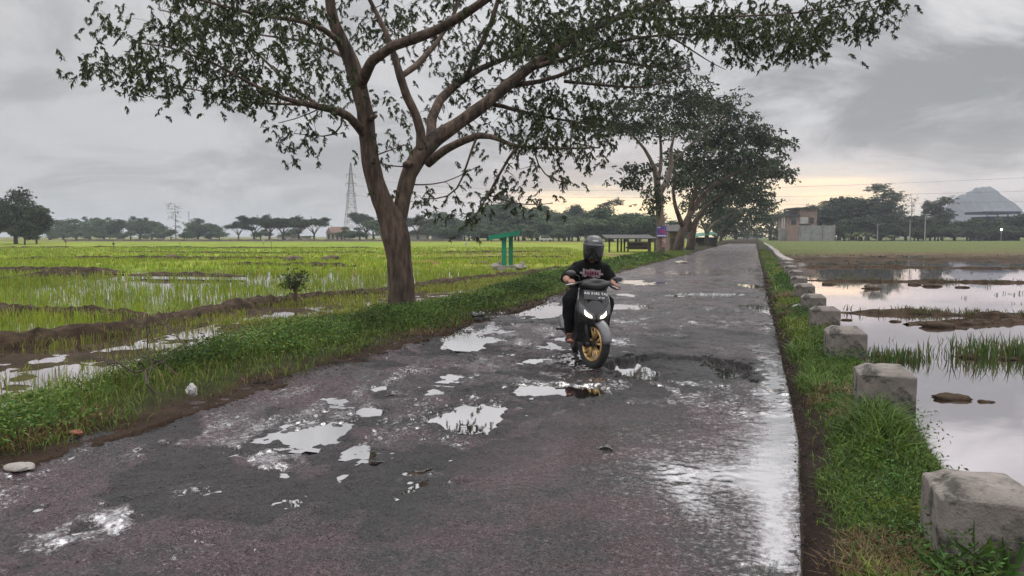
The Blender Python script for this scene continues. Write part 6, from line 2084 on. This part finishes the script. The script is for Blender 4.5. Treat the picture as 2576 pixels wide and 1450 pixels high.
def rider():
    RG = np.array([.285, -.078, .949]); LG = np.array([-.262, -.262, .934])
    ax_r = norm(np.array([.13, .044, -.014])); ax_l = norm(np.array([-.12, -.049, -.026]))
    b = MB()
    capsule(b, [(0, -.70, .84), (0, -.60, 1.0), (0, -.52, 1.10)], [.10, .09, .085])
    capsule(b, [(-.15, -.53, 1.12), (.15, -.53, 1.12)], [.045, .045])
    capsule(b, [(0, -.53, 1.12), (0, -.47, 1.25)], [.055, .052])
    b.ball((0, -.43, 1.37), (.078, .098, .115), 20, 14)
    b.ball((0, -.335, 1.355), (.014, .022, .022), 10, 8)                 # nose
    b.ball((0, -.352, 1.305), (.028, .016, .010), 10, 8)                 # mouth
    for s in (-1, 1):
        b.ball((.033 * s, -.348, 1.385), (.014, .010, .010), 8, 6); b.ball((.080 * s, -.43, 1.37), (.012, .02, .03), 8, 6)
    for s, g, a in ((1, RG, ax_r), (-1, LG, ax_l)):
        elbow = np.array([.300, -.42, .985]) if s > 0 else np.array([-.275, -.50, .985])
        f = norm(np.cross([0, 0, 1.0], a)); f = f if f[1] > 0 else -f
        u = np.array([0, 0, 1.0])
        wrist = g - f * .085 + u * .020
        capsule(b, [(.16 * s, -.52, 1.12), tuple(elbow), tuple(wrist * .55 + elbow * .45), tuple(wrist)], [.048, .042, .040, .029])
        capsule(b, [tuple(wrist), tuple(g - f * .030 + u * .026)], [.026, .030])
        capsule(b, [tuple(g - f * .02 + u * .030 + a * .028), tuple(g - f * .02 + u * .030 - a * .030)], [.019, .018])
        for i, (o, ln) in enumerate(((-.034, .94), (-.012, 1.05), (.011, 1.0), (.032, .82))):
            c = g + a * o
            capsule(b, [tuple(c - f * .005 + u * .033), tuple(c + f * .031 * ln + u * .018), tuple(c + f * .033 * ln - u * .010), tuple(c + f * .010 - u * .030 * ln)], [.0105, .0095, .009, .008])
        capsule(b, [tuple(g - f * .03 + u * .014 - a * .032), tuple(g - f * .012 - u * .012 - a * .048), tuple(g + f * .020 - u * .022 - a * .040)], [.013, .011, .009])
        # leg and foot
        hip = np.array([.095 * s, -.70, .83]); knee = np.array([.245 * s, -.33, .735]); ank = np.array([.205 * s, -.40, .335])
        if s < 0:
            knee = np.array([-.205, -.34, .735]); ank = np.array([-.175, -.40, .335])
        capsule(b, [tuple(hip), tuple(knee), tuple(ank)], [.07, .052, .036])
        capsule(b, [tuple(ank), tuple(ank + [0, .03, -.045]), tuple(ank + [0.01 * s, .15, -.055])], [.036, .034, .026])
        for k in range(5):
            tx = (-.030 + .015 * k) * s
            p = ank + np.array([.01 * s + tx, .155, -.058]); capsule(b, [tuple(p), tuple(p + [0, .035 - .003 * k, -.006])], [.011, .009])
    body = fused('person', b, .0065, MT['skin'], None, 3)
    body.location = tuple(float(q) for q in BP); body.rotation_euler = BROT
    tag(body, 'person in a black printed T-shirt and dark helmet riding the scooter', 'person')
    # T-shirt
    b = MB()
    capsule(b, [(.075, -.70, .84), (.085, -.60, 1.0), (.085, -.53, 1.09)], [.135, .132, .105])
    capsule(b, [(-.075, -.70, .84), (-.085, -.60, 1.0), (-.085, -.53, 1.09)], [.135, .132, .105])
    capsule(b, [(-.165, -.52, 1.125), (0, -.505, 1.16), (.165, -.52, 1.125)], [.078, .084, .078])
    capsule(b, [(.155, -.525, 1.115), (.235, -.475, 1.045), (.288, -.43, .995)], [.078, .076, .078])
    capsule(b, [(-.155, -.525, 1.115), (-.225, -.51, 1.045), (-.268, -.50, .995)], [.078, .074, .072])
    sh = fused('shirt', b, .011, MT['shirt'], body, 5, .010, 3, 9)
    # printed emblem across the chest: worn white block with a pink middle and wings
    me = sh.data
    co = np.zeros(len(me.vertices) * 3); me.vertices.foreach_get('co', co); co = co.reshape(-1, 3)
    def front(x, z):
        k = (np.abs(co[:, 0] - x) < .02) & (np.abs(co[:, 2] - z) < .02)
        return co[k][:, 1].max() if k.any() else -.42
    def decal(b, x0, x1, z0, z1, off, n=8, jag=0.0, rng=np.random.RandomState(4)):
        rows = []
        for x in np.linspace(x0, x1, n):
            a = z0 + jag * rng.normal(); c = z1 + jag * rng.normal()
            rows.append([[x, front(x, a) + off, a], [x, front(x, c) + off, c], [x, front(x, c) + off - .006, c], [x, front(x, a) + off - .006, a]])
        b.loft(np.array(rows))
    b = MB(); decal(b, -.105, .105, 1.022, 1.110, .010, 20, .006); decal(b, -.138, -.10, 1.054, 1.074, .011, 5, .002); decal(b, .10, .138, 1.054, 1.074, .011, 5, .002)
    sp = b.build('shirt_print', mat('print_white', (.36, .32, .33), .9, .5, 60), sh)
    b = MB(); decal(b, -.085, .088, 1.040, 1.092, .014, 22, .006); b.build('pink_lettering', mat('print_pink', (.40, .15, .20), .9, .4, 70), sp)
    b = MB()
    for x in np.linspace(-.07, .07, 6):
        decal(b, x - .007, x + .007, 1.052, 1.080, .017, 4, .008)
    b.build('dark_lettering', MT['shirt'], sp)
    # trousers
    b = MB()
    capsule(b, [(-.08, -.72, .83), (.08, -.72, .83)], [.13, .13])
    capsule(b, [(.095, -.70, .82), (.255, -.34, .735), (.215, -.40, .39)], [.105, .086, .062])
    capsule(b, [(-.095, -.70, .82), (-.205, -.35, .735), (-.18, -.40, .39)], [.105, .082, .060])
    fused('trousers', b, .011, MT['trousers'], body, 5, .010, 7, 10)
    for s, x in ((1, .212), (-1, -.183)):
        b = MB(); b.box((x, -.305, .262), (.085, .25, .022)); b.tube([[x - .045, -.25, .268], [x - .02, -.25, .315], [x + .02, -.25, .315], [x + .045, -.25, .268]], .010, 6); b.tube([[x - .042, -.34, .27], [x - .02, -.335, .33], [x + .02, -.335, .33], [x + .042, -.34, .27]], .010, 6)
        b.build('sandal', MT['sandal'], body)
    # helmet with a long dark visor
    c = np.array([0, -.44, 1.375])
    b = MB(); rings = []
    for t in np.linspace(.02, 1, 22):
        z = c[2] + .150 - .300 * t
        k = (z - c[2]) / .152
        rad = sqrt(max(0.0, 1 - min(1, abs(k)) ** 2.3)) if k > 0 else (1 - .16 * abs(k) ** 2)
        rings.append([[c[0] + .122 * rad * cos(a), c[1] + (.142 if sin(a) > 0 else .135) * rad * sin(a), z] for a in np.linspace(0, 2 * pi, 36, endpoint=False)])
    b.loft(np.array(rings)); hm = b.build('helmet', MT['helmet'], body, smooth=True)
    b = MB(); rings = []
    for z in np.linspace(1.405, 1.222, 12):
        ring = []; k = (z - c[2]) / .152
        wv = (1 - .16 * k * k if k < 0 else sqrt(1 - abs(k) ** 2.3))
        for rr in (1.03, .99):
            an = np.radians(np.linspace(12, 168, 21))
            if rr < 1:
                an = an[::-1]
            ring += [[c[0] + .122 * wv * rr * cos(a), c[1] + .142 * wv * rr * sin(a) + (.010 if rr > 1 else 0) * sin(a), z] for a in an]
        rings.append(ring)
    b.loft(np.array(rings)); b.build('visor', MT['visor'], hm, smooth=True)
    b = MB(); rings = []
    for z, rr in ((1.412, 1.035), (1.404, 1.075), (1.396, 1.06)):
        wv = sqrt(1 - abs((z - c[2]) / .152) ** 2.3) if z > c[2] else 1
        rings.append([[c[0] + .122 * wv * rr * cos(a), c[1] + .142 * wv * rr * sin(a), z] for a in np.linspace(0, 2 * pi, 36, endpoint=False)])
    b.loft(np.array(rings)); b.build('trim', MT['grey_plastic'], hm, smooth=True)
    b = MB(); rows = []
    def hp(x, z, off):
        k = (z - c[2]) / .152; wv = sqrt(max(0, 1 - abs(k) ** 2.3))
        return [x, c[1] + .142 * sqrt(max(0, wv * wv - (x / .122) ** 2)) + off, z]
    for x in np.linspace(-.034, .034, 13):
        hz = .0105 * sqrt(max(0.02, 1 - (x / .0345) ** 2)); z = 1.452
        rows.append([hp(x, z - hz, .003), hp(x, z + hz, .003), hp(x, z + hz, -.004), hp(x, z - hz, -.004)])
    b.loft(np.array(rows)); bd = b.build('badge', MT['plate_white'], hm)
    b = MB()
    for x in (-.016, 0, .016):
        for dx, z0, z1 in ((-.005, 1.447, 1.457), (.004, 1.447, 1.457), (0, 1.451, 1.453)):
            rows = [[hp(x + dx + e, z0, .005), hp(x + dx + e, z1, .005), hp(x + dx + e, z1, 0), hp(x + dx + e, z0, 0)] for e in (-.0014, .0014)]
            b.loft(np.array(rows))
    b.build('lettering', MT['matt_black'], bd)


rider()


# ------------------------------------------------------------------ the damp air over the fields
def haze():
    m = bpy.data.materials.new('haze'); m.use_nodes = True
    t = m.node_tree; t.nodes.clear()
    v = N(t, 'ShaderNodeVolumePrincipled')
    v.inputs['Color'].default_value = (.80, .86, .92, 1)
    v.inputs['Density'].default_value = HAZE
    v.inputs['Anisotropy'].default_value = 0.2
    o = N(t, 'ShaderNodeOutputMaterial')
    L(t, v.outputs[0], o.inputs['Volume'])
    b = MB(); b.box((0, 0, 33), (5400, 5400, 74))
    struct(b.build('haze', m), 'stuff')


HAZE = 0.00045
if HAZE:
    haze()
